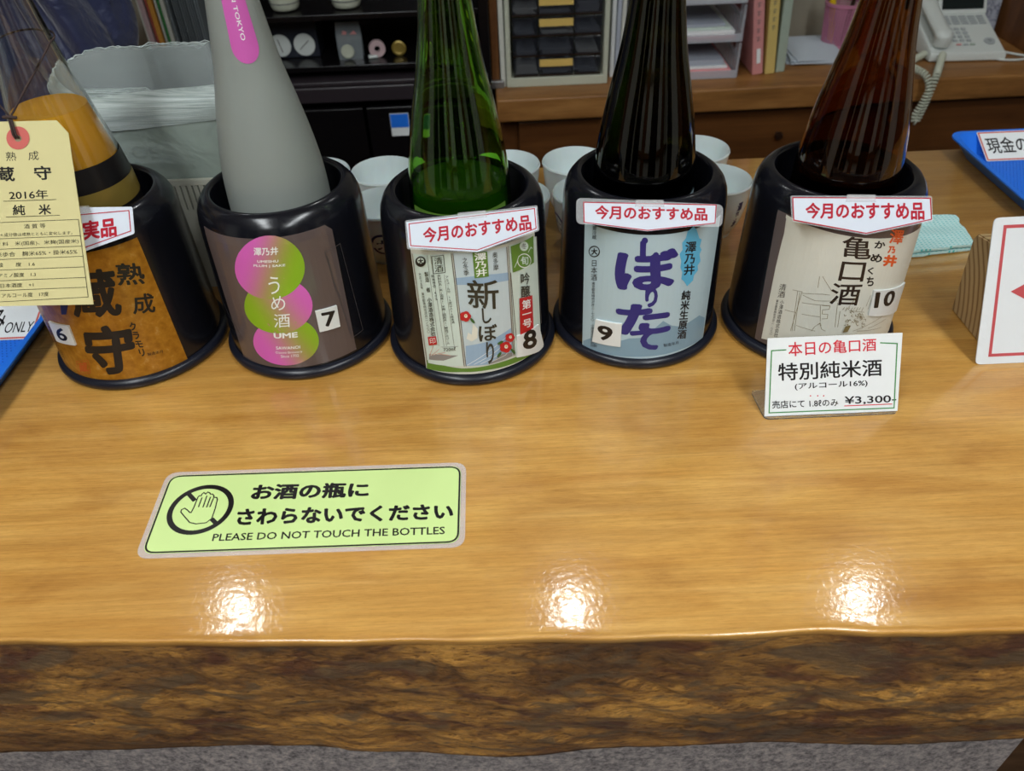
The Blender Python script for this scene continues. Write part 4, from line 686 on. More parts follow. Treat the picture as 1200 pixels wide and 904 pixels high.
for d in PRINT: BY.setdefault(d[0], []).append(d)

# ------------------------------------------------------------------ room
X0, X1, Y0, Y1 = -2.6, 2.6, -2.6, 2.22
struct(mesh_obj('floor', nbox(((X0+X1)/2, (Y0+Y1)/2, FLOOR-.05), (X1-X0, Y1-Y0, .1)), 'floor_wood'))
struct(mesh_obj('ceiling', nbox(((X0+X1)/2, (Y0+Y1)/2, CEIL+.05), (X1-X0, Y1-Y0, .1)), 'ceiling_white'))
hz = (FLOOR+CEIL)/2; hh = CEIL-FLOOR
struct(mesh_obj('wall_back', nbox(((X0+X1)/2, Y1+.05, hz), (X1-X0+.2, .1, hh)), 'wall_paint'))
struct(mesh_obj('wall_front', nbox(((X0+X1)/2, Y0-.05, hz), (X1-X0+.2, .1, hh)), 'wall_white'))
struct(mesh_obj('wall_left', nbox((X0-.05, (Y0+Y1)/2, hz), (.1, Y1-Y0, hh)), 'wall_white'))
struct(mesh_obj('wall_right', nbox((X1+.05, (Y0+Y1)/2, hz), (.1, Y1-Y0, hh)), 'wall_white'))
# customer side: unseen dark panels and rails added to streak the bottle reflections
tn = 1
for x, w_ in ((-2.0, .9), (-.85, .45), (.45, .95), (1.75, .5)):
    struct(mesh_obj('trim_%d' % tn, nbox((x, Y0+.06, hz-.1), (w_, .10, hh-.25), bev=.004), 'lacquer_black' if tn % 2 else 'panel_wood')); tn += 1
for z in (-.2, .75, 1.45):
    struct(mesh_obj('trim_%d' % tn, nbox((0, Y0+.05, z), (5.1, .07, .09), bev=.004), 'panel_wood')); tn += 1
for x in (X0+.06, X1-.06):
    for y in (-1.7, .3):
        struct(mesh_obj('trim_%d' % tn, nbox((x, y, hz-.1), (.10, .95, hh-.25), bev=.004), 'panel_wood' if tn % 2 else 'lacquer_black')); tn += 1
for i, (x, y) in enumerate(TROFFERS):
    t = thing('ceiling_light', 'long white ceiling light over the customer side, '+['near the counter at left', 'near the counter at right', 'far from the counter at left', 'far from the counter at right'][i], 'ceiling light', (x, y, CEIL), 0, 'long ceiling lights over the customer side')
    bm = bmesh.new()
    for sx in (-1, 1): box(bm, (sx*.165, 0, -.012), (.02, 1.21, .024))
    for sy in (-1, 1): box(bm, (0, sy*.595, -.012), (.31, .02, .024))
    mesh_obj('frame', bm, 'fixture', t)
    for k in range(1, 12): mesh_obj('louvre', nbox((0, -.585+k*.0975, -.040), (.30, .003, .012)), 'fixture', t)
for i, (x, y) in enumerate(DOWN):
    t = thing('downlight', ['left', 'middle', 'right'][i]+' small round downlight in the ceiling behind the counter', 'ceiling light', (x, y, CEIL), 0, 'round downlights')
    mesh_obj('trim_ring', lathe(bmesh.new(), [(.055, 0), (.07, 0), (.07, -.008), (.055, -.012)], 32, True), 'fixture', t, True)

# ------------------------------------------------------------------ counter
TOPE = [(-1.6, .372), (-.9, .362), (-.6, .358), (-.421, .354), (-.351, .350), (-.282, .347), (-.212, .342), (-.11, .339), (-.009, .335), (.092, .332), (.172, .330), (.232, .332), (.284, .327), (.336, .325), (.389, .324), (.7, .318), (1.6, .310)]
BOTE = [(-1.6, .352), (-.9, .346), (-.491, .340), (-.411, .339), (-.292, .340), (-.212, .336), (-.132, .328), (-.015, .319), (.102, .322), (.18, .322), (.333, .315), (.448, .313), (.7, .310), (1.6, .306)]
def interp(T, x):
    for (a, fa), (b, fb) in zip(T, T[1:]):
        if x <= b: t = (x-a)/(b-a); t = t*t*(3-2*t); return fa+(fb-fa)*t
    return T[-1][1]
ctr = thing('counter', 'thick varnished wooden counter slab with a dark live bark front edge', 'counter', (0, .8, 0))
O = Vector((0, -.8, 0))
def yedge(x): return interp(TOPE, x) + .0012*noise.noise(Vector((x*22, 1.3, 0)))
bm = bmesh.new(); NX = 320; rows = []
for i in range(NX+1):
    x = -1.6+3.2*i/NX; ye = yedge(x)
    prof = [(1.19, -.16), (1.19, -.003), (1.187, 0), (ye+.25, 0), (ye+.022, 0), (ye+.016, 0), (ye+.0145, 0), (ye+.0060, .0), (ye+.0042, .0002), (ye+.0026, .0006), (ye+.0012, .0004), (ye+.0003, -.0006), (ye+.0002, -.0020), (ye+.0004, -.0042), (ye+.0012, -.0085), (ye+.004, -.012), (ye+.03, -.02), (ye+.03, -.15)]
    rows.append([bm.verts.new(Vector((x, y, z))+O) for y, z in prof])
for a, b in zip(rows, rows[1:]):
    for k in range(len(a)-1): bm.faces.new((a[k], b[k], b[k+1], a[k+1]))
bm.faces.new(rows[0]); bm.faces.new(rows[-1][::-1]); bmesh.ops.recalc_face_normals(bm, faces=bm.faces[:])
mesh_obj('tabletop', bm, 'counter_wood', ctr, True, 60)
bm = bmesh.new(); rows = []; NX = 900; NV = 56; TH = .165
for i in range(NX+1):
    x = -1.6+3.2*i/NX; a = yedge(x)+.0015; b = interp(BOTE, x)+.003*noise.noise(Vector((x*9, 4.4, 0))); col = []
    for j in range(NV+1):
        t = j/NV; z = -.007-(TH-.007)*t; y = a+(b-a)*t
        env = min(1, t*9)*min(1, (1-t)*6+.25)
        p = Vector((x*11+z*6+2*noise.noise(Vector((x*3, z*8, 0))), z*34+x*5.0+3*noise.noise(Vector((x*4, z*6, 5))), 0)); big = noise.fractal(p, .8, 2.1, 5); ridge = abs(noise.noise(Vector((x*12+z*10, z*55+x*7, 3))))
        lump = max(0, noise.noise(Vector((x*10, z*14, 9)))-.25)
        y -= env*(.0030*big + .009*lump + .0026*abs(noise.noise(Vector((x*34+z*60, z*120+x*30, 3))))+.0016*noise.noise(Vector((x*80+z*70, z*230+x*60, 13))) + .006*sin(pi*t)+.003*noise.noise(Vector((x*7+z*5, z*16, 21)))) 
        col.append(bm.verts.new(Vector((x, y, z))+O))
    col.append(bm.verts.new(Vector((x, b+.05, -TH-.004))+O)); col.append(bm.verts.new(Vector((x, b+.22, -TH-.004))+O))
    rows.append(col)
for a, b in zip(rows, rows[1:]):
    for k in range(len(a)-1): bm.faces.new((a[k], b[k], b[k+1], a[k+1]))
bmesh.ops.recalc_face_normals(bm, faces=bm.faces[:])
mesh_obj('bark_edge', bm, 'bark', ctr, True, 180)
mesh_obj('base_panel', nbox((-.5+.0, .62-.8, (FLOOR-.15)/2), (2.2, .4, -FLOOR-.15)), 'granite', ctr)
mesh_obj('base_shelf', nbox((0, 1.0-.8, (FLOOR-.15)/2), (3.1, .3, -FLOOR-.15)), 'drawer_wood', ctr)

# ------------------------------------------------------------------ bottle holders
HS = [(-.4365, .7589), (-.2378, .7633), (-.0435, .7401), (.1493, .7553), (.349, .7400)]
BODY = [(.0905, .006), (.0903, .012), (.0880, .100), (.0867, .150), (.0861, .166), (.0846, .176), (.0815, .1835), (.0772, .1890), (.0725, .1925), (.0695, .1932), (.0672, .1918), (.0662, .1885), (.0662, .020), (.060, .015), (0, .015)]
def RB(z): return .0903-(z-.012)*.0263 if z < .150 else max(0, .0867-.0375*(z-.150)) if z < .166 else .0861-.12*(z-.166)
bodymesh = None
NAMES = ['leftmost black bottle holder, gold label and number 6', 'black bottle holder with pink and green circles and number 7', 'black bottle holder with camellia label and number 8',
         'black bottle holder with pale blue mountain label and number 9', 'rightmost black bottle holder, cream label and number 10']
LABELS = [('label_gold', [(-58, .006), (-20, .010), (50, .008), (49.2, .168), (-58, .168)]), ('film_brown', [(-49.9, .174), (42.3, .174), (46.7, .167), (44.7, .0175), (-45.9, .0135)]),
          ('label_cream', [(-35.4, .164), (56.8, .164), (60, .0155), (-33.2, .0135)]), ('label_blue', [(-52, .164), (53, .164), (49, .0155), (-48.2, .0105)]), ('film_brown', [(-60.5, .170), (58.5, .170), (58.1, .0165), (-55.3, .0160)])]
SIGN = {0: [(-.03, .0552), (.0748, .0488), (.071, .0233), (.0124, .008), (-.03, .018)], 2: [(-.0612, .0396), (.0647, .0401), (.0648, .016), (.0031, .002), (-.0627, .0128)],
        3: [(-.0745, .0406), (.0657, .0326), (.0662, .0112), (-.0742, .0154)], 4: [(-.073, .0408), (.0577, .0390), (.0623, .0156), (.002, .003), (-.069, .0166)]}
SYAW = {0: 4, 2: 8, 3: -4, 4: -4}
holders = []
for i, (hx, hy) in enumerate(HS):
    h = thing('bottle_holder', NAMES[i], 'bottle holder', (hx, hy, 0), 0, 'black bottle holders in a row on the counter'); holders.append(h)
    if bodymesh is None:
        b = mesh_obj('body', lathe(bmesh.new(), BODY, 96), 'black_plastic', h, True, 60); bodymesh = b.data
        r = mesh_obj('base_ring', lathe(bmesh.new(), [(.0905+.0065*cos(a), .0066+.0065*sin(a)) for a in [2*pi*k/16 for k in range(16)]], 96, True), 'black_rubber', h, True, 90); ringmesh = r.data
    else: link('body', bodymesh, h); link('base_ring', ringmesh, h)
    sf = Surface('cyl', R=RB)
    items = BY['L%d' % i]
    lab = sheet(LABELS[i][1], sf, .0002, .0006, 'label', LABELS[i][0], h)
    stick = None; main = []
    for k, d in enumerate(items):
        if d[2] == 'paper8' or d[1] in ('s7', 's9', 's10'):
            stick = (d, items[k+1]); items = items[:k]+items[k+2:]; break
    if i == 0:
        stick = (('L0', 'p', 'sticker', [(-35.6, .0828), (-16.0, .0848), (-17.4, .0594), (-37.3, .0561)]), ('L0', 't', 'ink', '6', .02, [(-30.5, .0795), (-20.0, .0805), (-22.4, .0632), (-32.6, .0610)]))
    prints(items, sf, 'lettering', lab, .0008)
    poly = stick[0][3]
    st = sheet(poly, sf, .0006, .0026, 'number_sticker', 'print_sticker', h); st['label'] = 'small white sticker with a handwritten number'
    prints([stick[1]], sf, 'number', st, .0027)
    if i in SIGN:
        y = radians(SYAW[i]); n = Vector((sin(y)*cos(.35), -cos(y)*cos(.35), sin(.35))); ax = Vector((cos(y), sin(y), 0)); upv = n.cross(ax)
        if upv.z < 0: upv = -upv
        ps = Surface('plane', P0=Vector((.0932*sin(y), -.0932*cos(y), .163)), n=n, ax=ax, up=upv)
        outl = rounded_poly(SIGN[i], .006 if i == 3 else .002)
        sg = sheet(outl, ps, -.0008, .0, 'recommendation_sign', 'film_clear' if i else 'print_signpaper', h); sg['label'] = 'white laminated sign with red handwriting'
        prints(BY['sg%d' % i], ps, 'lettering', sg, .0002)
        # strip of clear tape holding the sign on the rim
        mid = (SIGN[i][0][0]+SIGN[i][1][0])/2; yt = (SIGN[i][0][1]+SIGN[i][1][1])/2
        sheet([(mid-.014, yt-.005), (mid+.014, yt-.0055), (mid+.013, yt+.001), (mid-.013, yt+.0015)], ps, .0006, .0008, 'tape_strip', 'film_edge', h)

# ------------------------------------------------------------------ bottles
BP = smoothprof([(.0525, .028), (.0525, .10), (.0525, .165), (.0520, .190), (.0505, .212), (.0460, .243), (.0395, .276), (.0325, .308), (.0285, .332), (.0252, .356), (.0215, .385), (.0190, .410), (.0170, .432), (.0165, .445)], 4)
def bottle_shell(th=.0028):
    bm = bmesh.new(); Z = .018
    out = [(0, Z+.004), (.030, Z), (.046, Z), (.0508, Z+.003)]+BP+[(.0180, .447), (.0185, .452), (.0180, .457), (.0135, .458)]
    inn = [(r-th, z) for r, z in reversed(BP)]+[(.046, Z+.010), (.030, Z+.008), (0, Z+.012)]
    return lathe(bm, out+inn, 64)
def fill(zt, th=.0028, gap=.0004):
    pr = [(0, .031), (.030, .027), (.044, .029)]+[(r-th-gap, z) for r, z in BP if z < zt and z > .03]
    for (r, z), (r1, z1) in zip(BP, BP[1:]):
        if z < zt <= z1: t = (zt-z)/(z1-z); pr.append((r+(r1-r)*t-th-gap, zt))
    pr.append((0, zt)); return lathe(bmesh.new(), pr, 64)
def rb(z):
    for (r, a), (r1, b) in zip(BP, BP[1:]):
        if a <= z <= b: return r+(r1-r)*(z-a)/(b-a)
    return .0525
def wrap(z0, z1, a0, a1, dr, nz=6, na=40, th=.0003):
    bm = bmesh.new(); full = abs(a1-a0) >= 359.9
    for s, e in ((1, dr+th), (0, dr)):
        g = [[bm.verts.new(((rb(z0+(z1-z0)*j/nz)+e)*sin(radians(a0+(a1-a0)*k/na)), -(rb(z0+(z1-z0)*j/nz)+e)*cos(radians(a0+(a1-a0)*k/na)), z0+(z1-z0)*j/nz)) for k in range(na+(0 if full else 1))] for j in range(nz+1)]
        for a, b in zip(g, g[1:]):
            n = len(a)
            for k in range(n if full else n-1):
                q = (a[k], a[(k+1) % n], b[(k+1) % n], b[k]); bm.faces.new(q if s else q[::-1])
    return bm
BL = ['clear glass bottle of amber sake with a paper tag, in the leftmost holder', 'frosted white glass bottle with a pink neck strip, in the number 7 holder', 'bright green glass bottle in the number 8 holder',
      'nearly black glass bottle in the number 9 holder', 'dark brown glass bottle in the number 10 holder']
GM = ['glass_clear', 'glass_frosted', 'glass_green', 'glass_dark', 'glass_brown']; LV = [.283, None, .196, .20, .192]; LM = ['liquid_amber', None, 'liquid_green', 'liquid_dark', 'liquid_dark']
BOFF = [(0, 0), (.001, 0), (-.001, .002), (-.002, .002), (.004, 0)]
shell = None
for i, (hx, hy) in enumerate(HS):
    b = thing('sake_bottle', BL[i], 'bottle', (hx+BOFF[i][0], hy+BOFF[i][1], 0))
    if i == 1:
        pr = [(0, .018), (.046, .018), (.0508, .021)]+BP+[(.0180, .447), (.0185, .452), (.0180, .457), (0, .458)]
        mesh_obj('glass_body', lathe(bmesh.new(), pr, 64), GM[i], b, True, 50)
    else:
        if shell is None: g = mesh_obj('glass_body', bottle_shell(), None, b, True, 50); shell = g.data
        else: g = link('glass_body', shell.copy(), b)
        g.data.materials.clear(); g.data.materials.append(M[GM[i]])
        mesh_obj('sake', fill(LV[i]), LM[i], b, True, 50)
    mesh_obj('cap', lathe(bmesh.new(), [(0, .4585), (.0192, .4585), (.0195, .462), (.0195, .470), (.018, .474), (0, .475)], 40), 'cap_white' if i else 'gold', b, True, 50)
    if i == 0:
        mesh_obj('black_label', wrap(.060, .234, 0, 360, .0004, 16, 64), 'label_black', b, True, 80)
        mesh_obj('gold_band', wrap(.188, .210, 0, 360, .0009, 4, 64), 'gold', b, True, 80)
    if i == 1:
        # pink strip down the neck with a rounded end, white lettering running down it
        sf = Surface('cyl', R=lambda z: rb(z)+.0)
        class NeckS(Surface):
            def at(s, a, b_, hh_): R = rb(b_)+hh_; ph = a/.033; return Vector((R*sin(ph), -R*cos(ph), b_))
            def uv(s, p): return tuple(p)
        ns = NeckS('cyl', R=rb); cx = .0118
        def stripx(z): return cx+(.372-z)*-.02
        pts = [(cx-.0145, .43), (cx+.0145, .43)]+[(cx+.0145, .345)]+[(cx+.0145*cos(a), .337-.0155*sin(a)) for a in [pi*k/12 for k in range(13)]]+[(cx-.0145, .345)]
        t = bmesh.new(); t.faces.new([t.verts.new((*p, 0)) for p in pts]); bmesh.ops.triangulate(t, faces=t.faces[:]); cut(t, .003)
        for k in range(20): bmesh.ops.bisect_plane(t, geom=t.verts[:]+t.edges[:]+t.faces[:], plane_co=(0, .322+k*.006, 0), plane_no=(0, 1, 0))
        r_ = bmesh.ops.extrude_face_region(t, geom=t.faces[:]); tv = set(v for v in r_['geom'] if isinstance(v, bmesh.types.BMVert))
        for v in t.verts: v.co = ns.at(v.co.x, v.co.y, .0004 if v in tv else .0001)
        bmesh.ops.recalc_face_normals(t, faces=t.faces[:]); pk = mesh_obj('neck_strip', t, 'strip_pink', b)
        prints([('n', 't', 'white', 'SAKE MADE IN TOKYO', .01, [(cx+.0025, .425), (cx+.0025, .341), (cx-.0025, .341), (cx-.0025, .425)])], ns, 'lettering', pk, .0005)
    if i == 2: mesh_obj('back_label', wrap(.06, .186, 130, 235, .0004, 10, 30), 'label_cream', b, True, 80); mesh_obj('front_label', wrap(.06, .184, -60, 60, .0004, 10, 30), 'print_lgreen', b, True, 80)
    if i == 3: mesh_obj('front_label', wrap(.06, .176, 10, 75, .0004, 10, 24), 'label_blue', b, True, 80)

# ------------------------------------------------------------------ paper tag hanging on the first bottle
def plane_surf(P0, t, yaw=0, origin=(0, 0, 0)):
    n = Vector((sin(yaw)*cos(t), -cos(yaw)*cos(t), sin(t))); ax = Vector((cos(yaw), sin(yaw), 0)); u = n.cross(ax)
    if u.z < 0: u = -u
    return Surface('plane', P0=Vector(P0)-Vector(origin), n=n, ax=ax, up=u)
tg = thing('paper_tag', 'cream paper tag with a red hole patch hanging on the amber bottle', 'tag', (-.453, .632, .138))
ts = plane_surf((0, 0, 0), math.atan(.5))
hole = [(.0137+.0030*cos(a), .1585+.0036*sin(a)) for a in [2*pi*k/16 for k in range(16)]]
pp = sheet([(.0531, -.0015), (.0571, .1562), (.0483, .1677), (-.0240, .1690), (-.0340, .1600), (-.0470, .0010)], ts, -.0007, 0, 'tag_paper', 'paper_kraft', tg)
prints(BY['tag'], ts, 'lettering', pp, .0001)
bm = bmesh.new(); h0 = ts.at(.0106, .1540, .0006); kn = ts.at(.0078, .1720, .001)
tube(bm, [h0+Vector((-.0015, -.001, 0)), h0+Vector((-.0012, -.0025, .004)), kn+Vector((-.001, -.002, -.002)), kn], .0011, 6)
tube(bm, [h0+Vector((.0015, -.001, 0)), h0+Vector((.0012, -.0025, .004)), kn+Vector((.001, -.002, -.002)), kn], .0011, 6)
tube(bm, [kn+Vector((-.006, -.001, .0005)), kn+Vector((0, -.002, .001)), kn+Vector((.006, -.001, -.0005))], .0016, 6)
L0c = Vector((HS[0][0], HS[0][1], 0)) - Vector((-.453, .632, .138)); zl = .342; rl = rb(zl)+.0016
def loop(a, dz=0): return L0c + Vector((rl*sin(radians(a)), -rl*cos(radians(a)), zl+dz))
tube(bm, smoothprof([tuple(kn), tuple(kn.lerp(loop(62, -.006), .5)), tuple(loop(62, -.006)), tuple(loop(82, 0))]+[tuple(loop(a, .004*sin(radians(a-90)))) for a in range(102, 270, 20)]+[tuple(loop(285, -.004)), tuple(kn.lerp(loop(285, -.004), .5)+Vector((-.004, -.012, 0))), tuple(kn)], 4), .0009, 6)
mesh_obj('string', bm, 'string_brown', tg, True, 80)

# ------------------------------------------------------------------ price card in its stand
pc = thing('price_card', 'handwritten white price card with green border in a clear stand', 'price card', (.325, .575, 0))
cs = plane_surf((0, 0, .0015), .42)
mesh_obj('stand', plate(bmesh.new(), [(-.0690, -.001), (.0670, -.001), (.0640, .082), (-.0690, .082)], -.0026, -.0012, lambda a, b, h: cs.at(a, b, h)), 'acrylic', pc)
mesh_obj('stand_foot', plate(bmesh.new(), rounded_poly([(-.069, -.003), (.067, -.003), (.067, .042), (-.072, .042)], .006), .0002, .0018), 'acrylic', pc)
cp = sheet([(-.0695, .0824), (.0646, .0820), (.0675, .0003), (-.0686, .0006)], cs, -.0010, 0, 'card', 'paper_white', pc)
prints(BY['card'], cs, 'lettering', cp, .0002)

# ------------------------------------------------------------------ laminated warning sign lying on the counter
ys = thing('warning_sign', 'laminated pale green warning sign lying on the counter', 'sign', (-.19, .48, 0))
oo = Vector((.19, -.48, 0))
mesh_obj('laminate', plate(bmesh.new(), rounded_poly([(-.1490, -.0500), (.1425, -.0530), (.1420, .0500), (-.1520, .0540)], .013, 6), .0003, .0011), 'film_edge', ys)
sp = Surface('plane', P0=Vector((0, 0, .0012)), n=Vector((0, 0, 1)), ax=Vector((1, 0, 0)), up=Vector((0, 1, 0)))
pc_ = rounded_poly([(-.1440, -.0455), (.1375, -.0485), (.1372, .0450), (-.1470, .0490)], .011, 6)
ins = sheet(pc_, sp, 0, .0003, 'sign_sheet', 'paper_yellow_green', ys)
bd = rounded_poly([(-.1428, -.0443), (.1363, -.0473), (.1360, .0438), (-.1458, .0478)], .0105, 6)
circ = [(-.1053+.0278*cos(a), .0040+.0278*sin(a)) for a in [2*pi*k/48 for k in range(48)]]
hand_bg = []
yl = [('y', 'l', 'ink', .0017, 1, bd), ('y', 'l', 'ink', .0050, 1, circ)]
prints(yl+BY['ysign'], sp, 'lettering', ins, .0004)

# ------------------------------------------------------------------ leaning board on its wooden block, at the right
bd_ = thing('leaning_board', 'laminated white board with red border and red diamond, leaning at right', 'sign board', (.508, .644, 0))
bs = plane_surf((0, 0, 0), .4)
bp = sheet(rounded_poly([(-.002, .0005), (.215, .0005), (.213, .160), (-.004, .158)], .006), bs, -.0012, 0, 'board_sheet', 'board_film', bd_)
prints([('b', 'l', 'boardred', .0034, 1, [(.0125, .0105), (.2000, .0105), (.1985, .1495), (.0085, .1485)]), ('b', 'p', 'boardred', [(.0245, .0800), (.1060, .1240), (.1880, .0800), (.1060, .0360)])], bs, 'red_border', bp, .0002)
bm = bmesh.new(); bev = .002
prof = [(.0040, .0), (.1020, .0), (.1130, .088), (.1060, .1000), (.0500, .1080)]
plate(bm, [(a, b) for a, b in [(.004+.0, 0), (.102, 0), (.113, .090), (.108, .098), (.051, .1085)]], .022, .20, lambda a, b, h: (h, a, b)); bmesh.ops.recalc_face_normals(bm, faces=bm.faces[:])
bmesh.ops.bevel(bm, geom=bm.edges[:], offset=.0015, segments=2, affect='EDGES')
bk_ = mesh_obj('wooden_block', bm, 'block_wood'); bk_.location = (.506, .647, 0); tag(bk_, 'pale wooden block propping the red bordered board', 'block')

# ------------------------------------------------------------------ white tasting cups
def cup_profile(): return [(0, .006), (.024, .006), (.0255, 0), (.0285, 0), (.0290, .004), (.0340, .012), (.0400, .026), (.0445, .048), (.0470, .0735), (.0478, .0752), (.0470, .0765), (.0455, .0755), (.0430, .050), (.0385, .030), (.0310, .016), (.018, .011), (0, .010)]
CUPS = [(-.264, 1.040, 'at the far left of the back row, behind the frosted bottle'), (-.167, 1.035, 'in the back row, between the frosted and the green bottle'), (.006, 1.038, 'in the back row, just right of the green bottle'), (.104, 1.040, 'in the back row, just left of the dark bottle'),
        (.280, 1.062, 'in the back row, just right of the dark bottle'), (-.158, .936, 'in the front row, seen between the frosted and green bottles'), (.014, .942, 'in the front row, right behind holder 8'), (.112, .943, 'in the front row, left behind holder 9'), (.286, .963, 'in the front row, seen between the black and brown bottles')]
first = None
for k, (x, y, s) in enumerate(CUPS):
    if first is None:
        first = thing('sake_cup', 'white porcelain tasting cup '+s, 'cup', (x, y, 0), 0, 'white tasting cups behind the holders')
        mesh_obj('cup_body', lathe(bmesh.new(), smoothprof(cup_profile(), 2), 56), 'porcelain', first, True, 60)
        def rc(z): 
            P = [(.0290, .004), (.0340, .012), (.0400, .026), (.0445, .048), (.0470, .0735)]
            for (r, a), (r1, b) in zip(P, P[1:]):
                if a <= z <= b: return r+(r1-r)*(z-a)/(b-a)
            return .047
        class CupS(Surface):
            def at(s, a, b_, hh_): R = rc(b_)+hh_; ph = a/.044; return Vector((R*sin(ph), -R*cos(ph), b_))
            def uv(s, p): return tuple(p)
        marks = [('c', 'l', 'cupblue', .0034, 1, [(.0150*cos(a), .038+.0150*sin(a)) for a in [2*pi*q/24 for q in range(24)]]), ('c', 't', 'cupblue', '大', .05, [(-.009, .046), (.009, .046), (.009, .029), (-.009, .029)]),
                 ('c', 'v', 'cupblue', '澤乃井', .05, [(.034, .060), (.043, .060), (.041, .018), (.033, .018)])]
        prints(marks, CupS('cyl', R=rc), 'blue_mark', first, .0002)
        first.rotation_euler = (0, 0, 0)
    else: dup(first, (x, y, 0), {5: -.05, 8: -.25}.get(k, 2.2+k*1.3), 'white porcelain tasting cup '+s)

# ------------------------------------------------------------------ blue cash trays and the turquoise cloth
def cash_tray(loc, w_, d_, label):
    t = thing('cash_tray', label, 'tray', loc)
    R_ = [outline(w_-.050, d_-.050, .014, 5), outline(w_-.012, d_-.012, .022, 5), outline(w_, d_, .026, 5), outline(w_, d_, .026, 5), outline(w_-.014, d_-.014, .021, 5), outline(w_-.054, d_-.054, .012, 5)]
    Zs = [.0005, .0265, .0285, .0305, .0300, .0040]
    bm = loft(bmesh.new(), [[(a, b, z) for a, b in r] for r, z in zip(R_, Zs)]); bmesh.ops.recalc_face_normals(bm, faces=bm.faces[:])
    mesh_obj('tray_body', bm, 'tray_blue', t, True, 30)
    bm = bmesh.new(); step = .0052      # rubber pimples of the bottom
    for i in range(int((w_-.066)/step)):
        for j in range(int((d_-.066)/step)):
            x = -(w_-.066)/2+(i+.5*(j % 2))*step; y = -(d_-.066)/2+j*step; s = .0012; z = .0041
            v = [bm.verts.new((x+s*cos(a), y+s*sin(a), z)) for a in (0, pi/2, pi, 3*pi/2)]; v2 = [bm.verts.new((x+s*.6*cos(a), y+s*.6*sin(a), z+.0008)) for a in (0, pi/2, pi, 3*pi/2)]
            bm.faces.new(v2)
            for k in range(4): bm.faces.new((v[k], v[(k+1) % 4], v2[(k+1) % 4], v2[k]))
    o = mesh_obj('pimple_mat', bm, 'tray_blue_dark', t); o['kind'] = 'stuff'
    return t
tR = cash_tray((.712+.17, 1.062, 0), .34, .25, 'blue plastic cash tray at the back right corner of the counter')
tL = cash_tray((-.552-.17, .715, 0), .34, .25, 'blue plastic cash tray at the left, beside the gold labelled holder')
def tray_sign(loc, w_, h_, t, label, items, yaw=0):
    s = plane_surf((0, 0, 0), t, yaw); o = thing('tray_label', label, 'sign', loc)
    c = sheet(rounded_poly([(0, 0), (w_, 0), (w_, h_), (0, h_)], .002), s, -.001, 0, 'card', 'paper_white', o)
    prints([('b', 'l', 'tagred', .0024, 1, [(.0022, .0022), (w_-.0022, .0022), (w_-.0022, h_-.0022), (.0022, h_-.0022)])]+items, s, 'lettering', c, .0002)
tray_sign((.757, 1.128, .0055), .20, .058, 1.12, 'white label with red border reading cash only, in the right blue tray',
          [('b', 't', 'ink', '現金のみ', .01, [(.008, .046), (.096, .046), (.096, .014), (.008, .014)]), ('b', 't', 'ink', 'CASH ONLY', .0, [(.108, .038), (.188, .038), (.188, .016), (.108, .016)])])
tray_sign((-.700, .764, .0055), .125, .062, 1.25, 'white label with red border reading only, in the left blue tray',
          [('b', 't', 'ink', '現金のみ', .01, [(.006, .050), (.084, .050), (.084, .012), (.006, .012)]), ('b', 't', 'ink', 'ONLY', .0, [(.087, .026), (.121, .026), (.121, .010), (.087, .010)])])
bm = bmesh.new(); N = 30
for layer, (z0, sh) in enumerate(((.0006, 0), (.0050, .003))):
    g = []
    for i in range(N+1):
        row = []
        for j in range(17):
            u, v = i/N, j/16; x = .470+.150*u+(.010*v*u)-.004*layer+.003*noise.noise(Vector((v*5, layer, 2))); y = .858+.020*u+.108*v-.030*u*v+.002*noise.noise(Vector((u*9, layer, 3)))
            z = z0+.0040*layer*(.5+.5*noise.noise(Vector((u*4, v*4, 1))))+.0012*abs(noise.noise(Vector((u*8, v*8, 5))))
            row.append((bm.verts.new((x-.545, y-.91, z)), bm.verts.new((x-.545, y-.91, z+.0032))))
        g.append(row)
    for a, b in zip(g, g[1:]):
        for k in range(16): bm.faces.new((a[k][1], b[k][1], b[k+1][1], a[k+1][1])); bm.faces.new((a[k][0], a[k+1][0], b[k+1][0], b[k][0]))
    for a, b in zip(g, g[1:]): bm.faces.new((a[0][0], b[0][0], b[0][1], a[0][1])); bm.faces.new((a[16][1], b[16][1], b[16][0], a[16][0]))
    for k in range(16): bm.faces.new((g[0][k][1], g[0][k+1][1], g[0][k+1][0], g[0][k][0])); bm.faces.new((g[N][k][0], g[N][k+1][0], g[N][k+1][1], g[N][k][1]))
cl = mesh_obj('cleaning_cloth', bm, 'cloth_teal', None, True, 50); cl.location = (.545, .91, 0); tag(cl, 'folded turquoise mesh cloth behind the rightmost holder', 'cloth')

# ------------------------------------------------------------------ crate with folded plastic bags
cr = thing('ribbed_crate', 'pale plastic crate with slots, behind the two left holders', 'crate', (-.40, .93, 0))
bm = bmesh.new(); W_, D_, H_ = .26, .115, .150
box(bm, (0, 0, .002), (W_, D_, .004)); box(bm, (0, D_/2, H_/2), (W_, .003, H_))
for sx in (-1, 1): box(bm, (sx*W_/2, 0, H_/2), (.003, D_, H_))
mesh_obj('crate_body', bm, 'crate', cr)
n = int(W_/.0070)
for k in range(n+1): mesh_obj('slat', nbox((-W_/2+k*W_/n, -D_/2, .083), (.0050, .003, .124)), 'crate', cr) if 0 else None
ms = bpy.data.meshes.new('slat'); b2 = nbox((0, 0, 0), (.0052, .003, .032)); b2.to_mesh(ms); b2.free(); ms.materials.append(M['crate'])
for k in range(n+1):
    o = link('slat', ms, cr); o.location = (-W_/2+k*W_/n, -D_/2, .127)
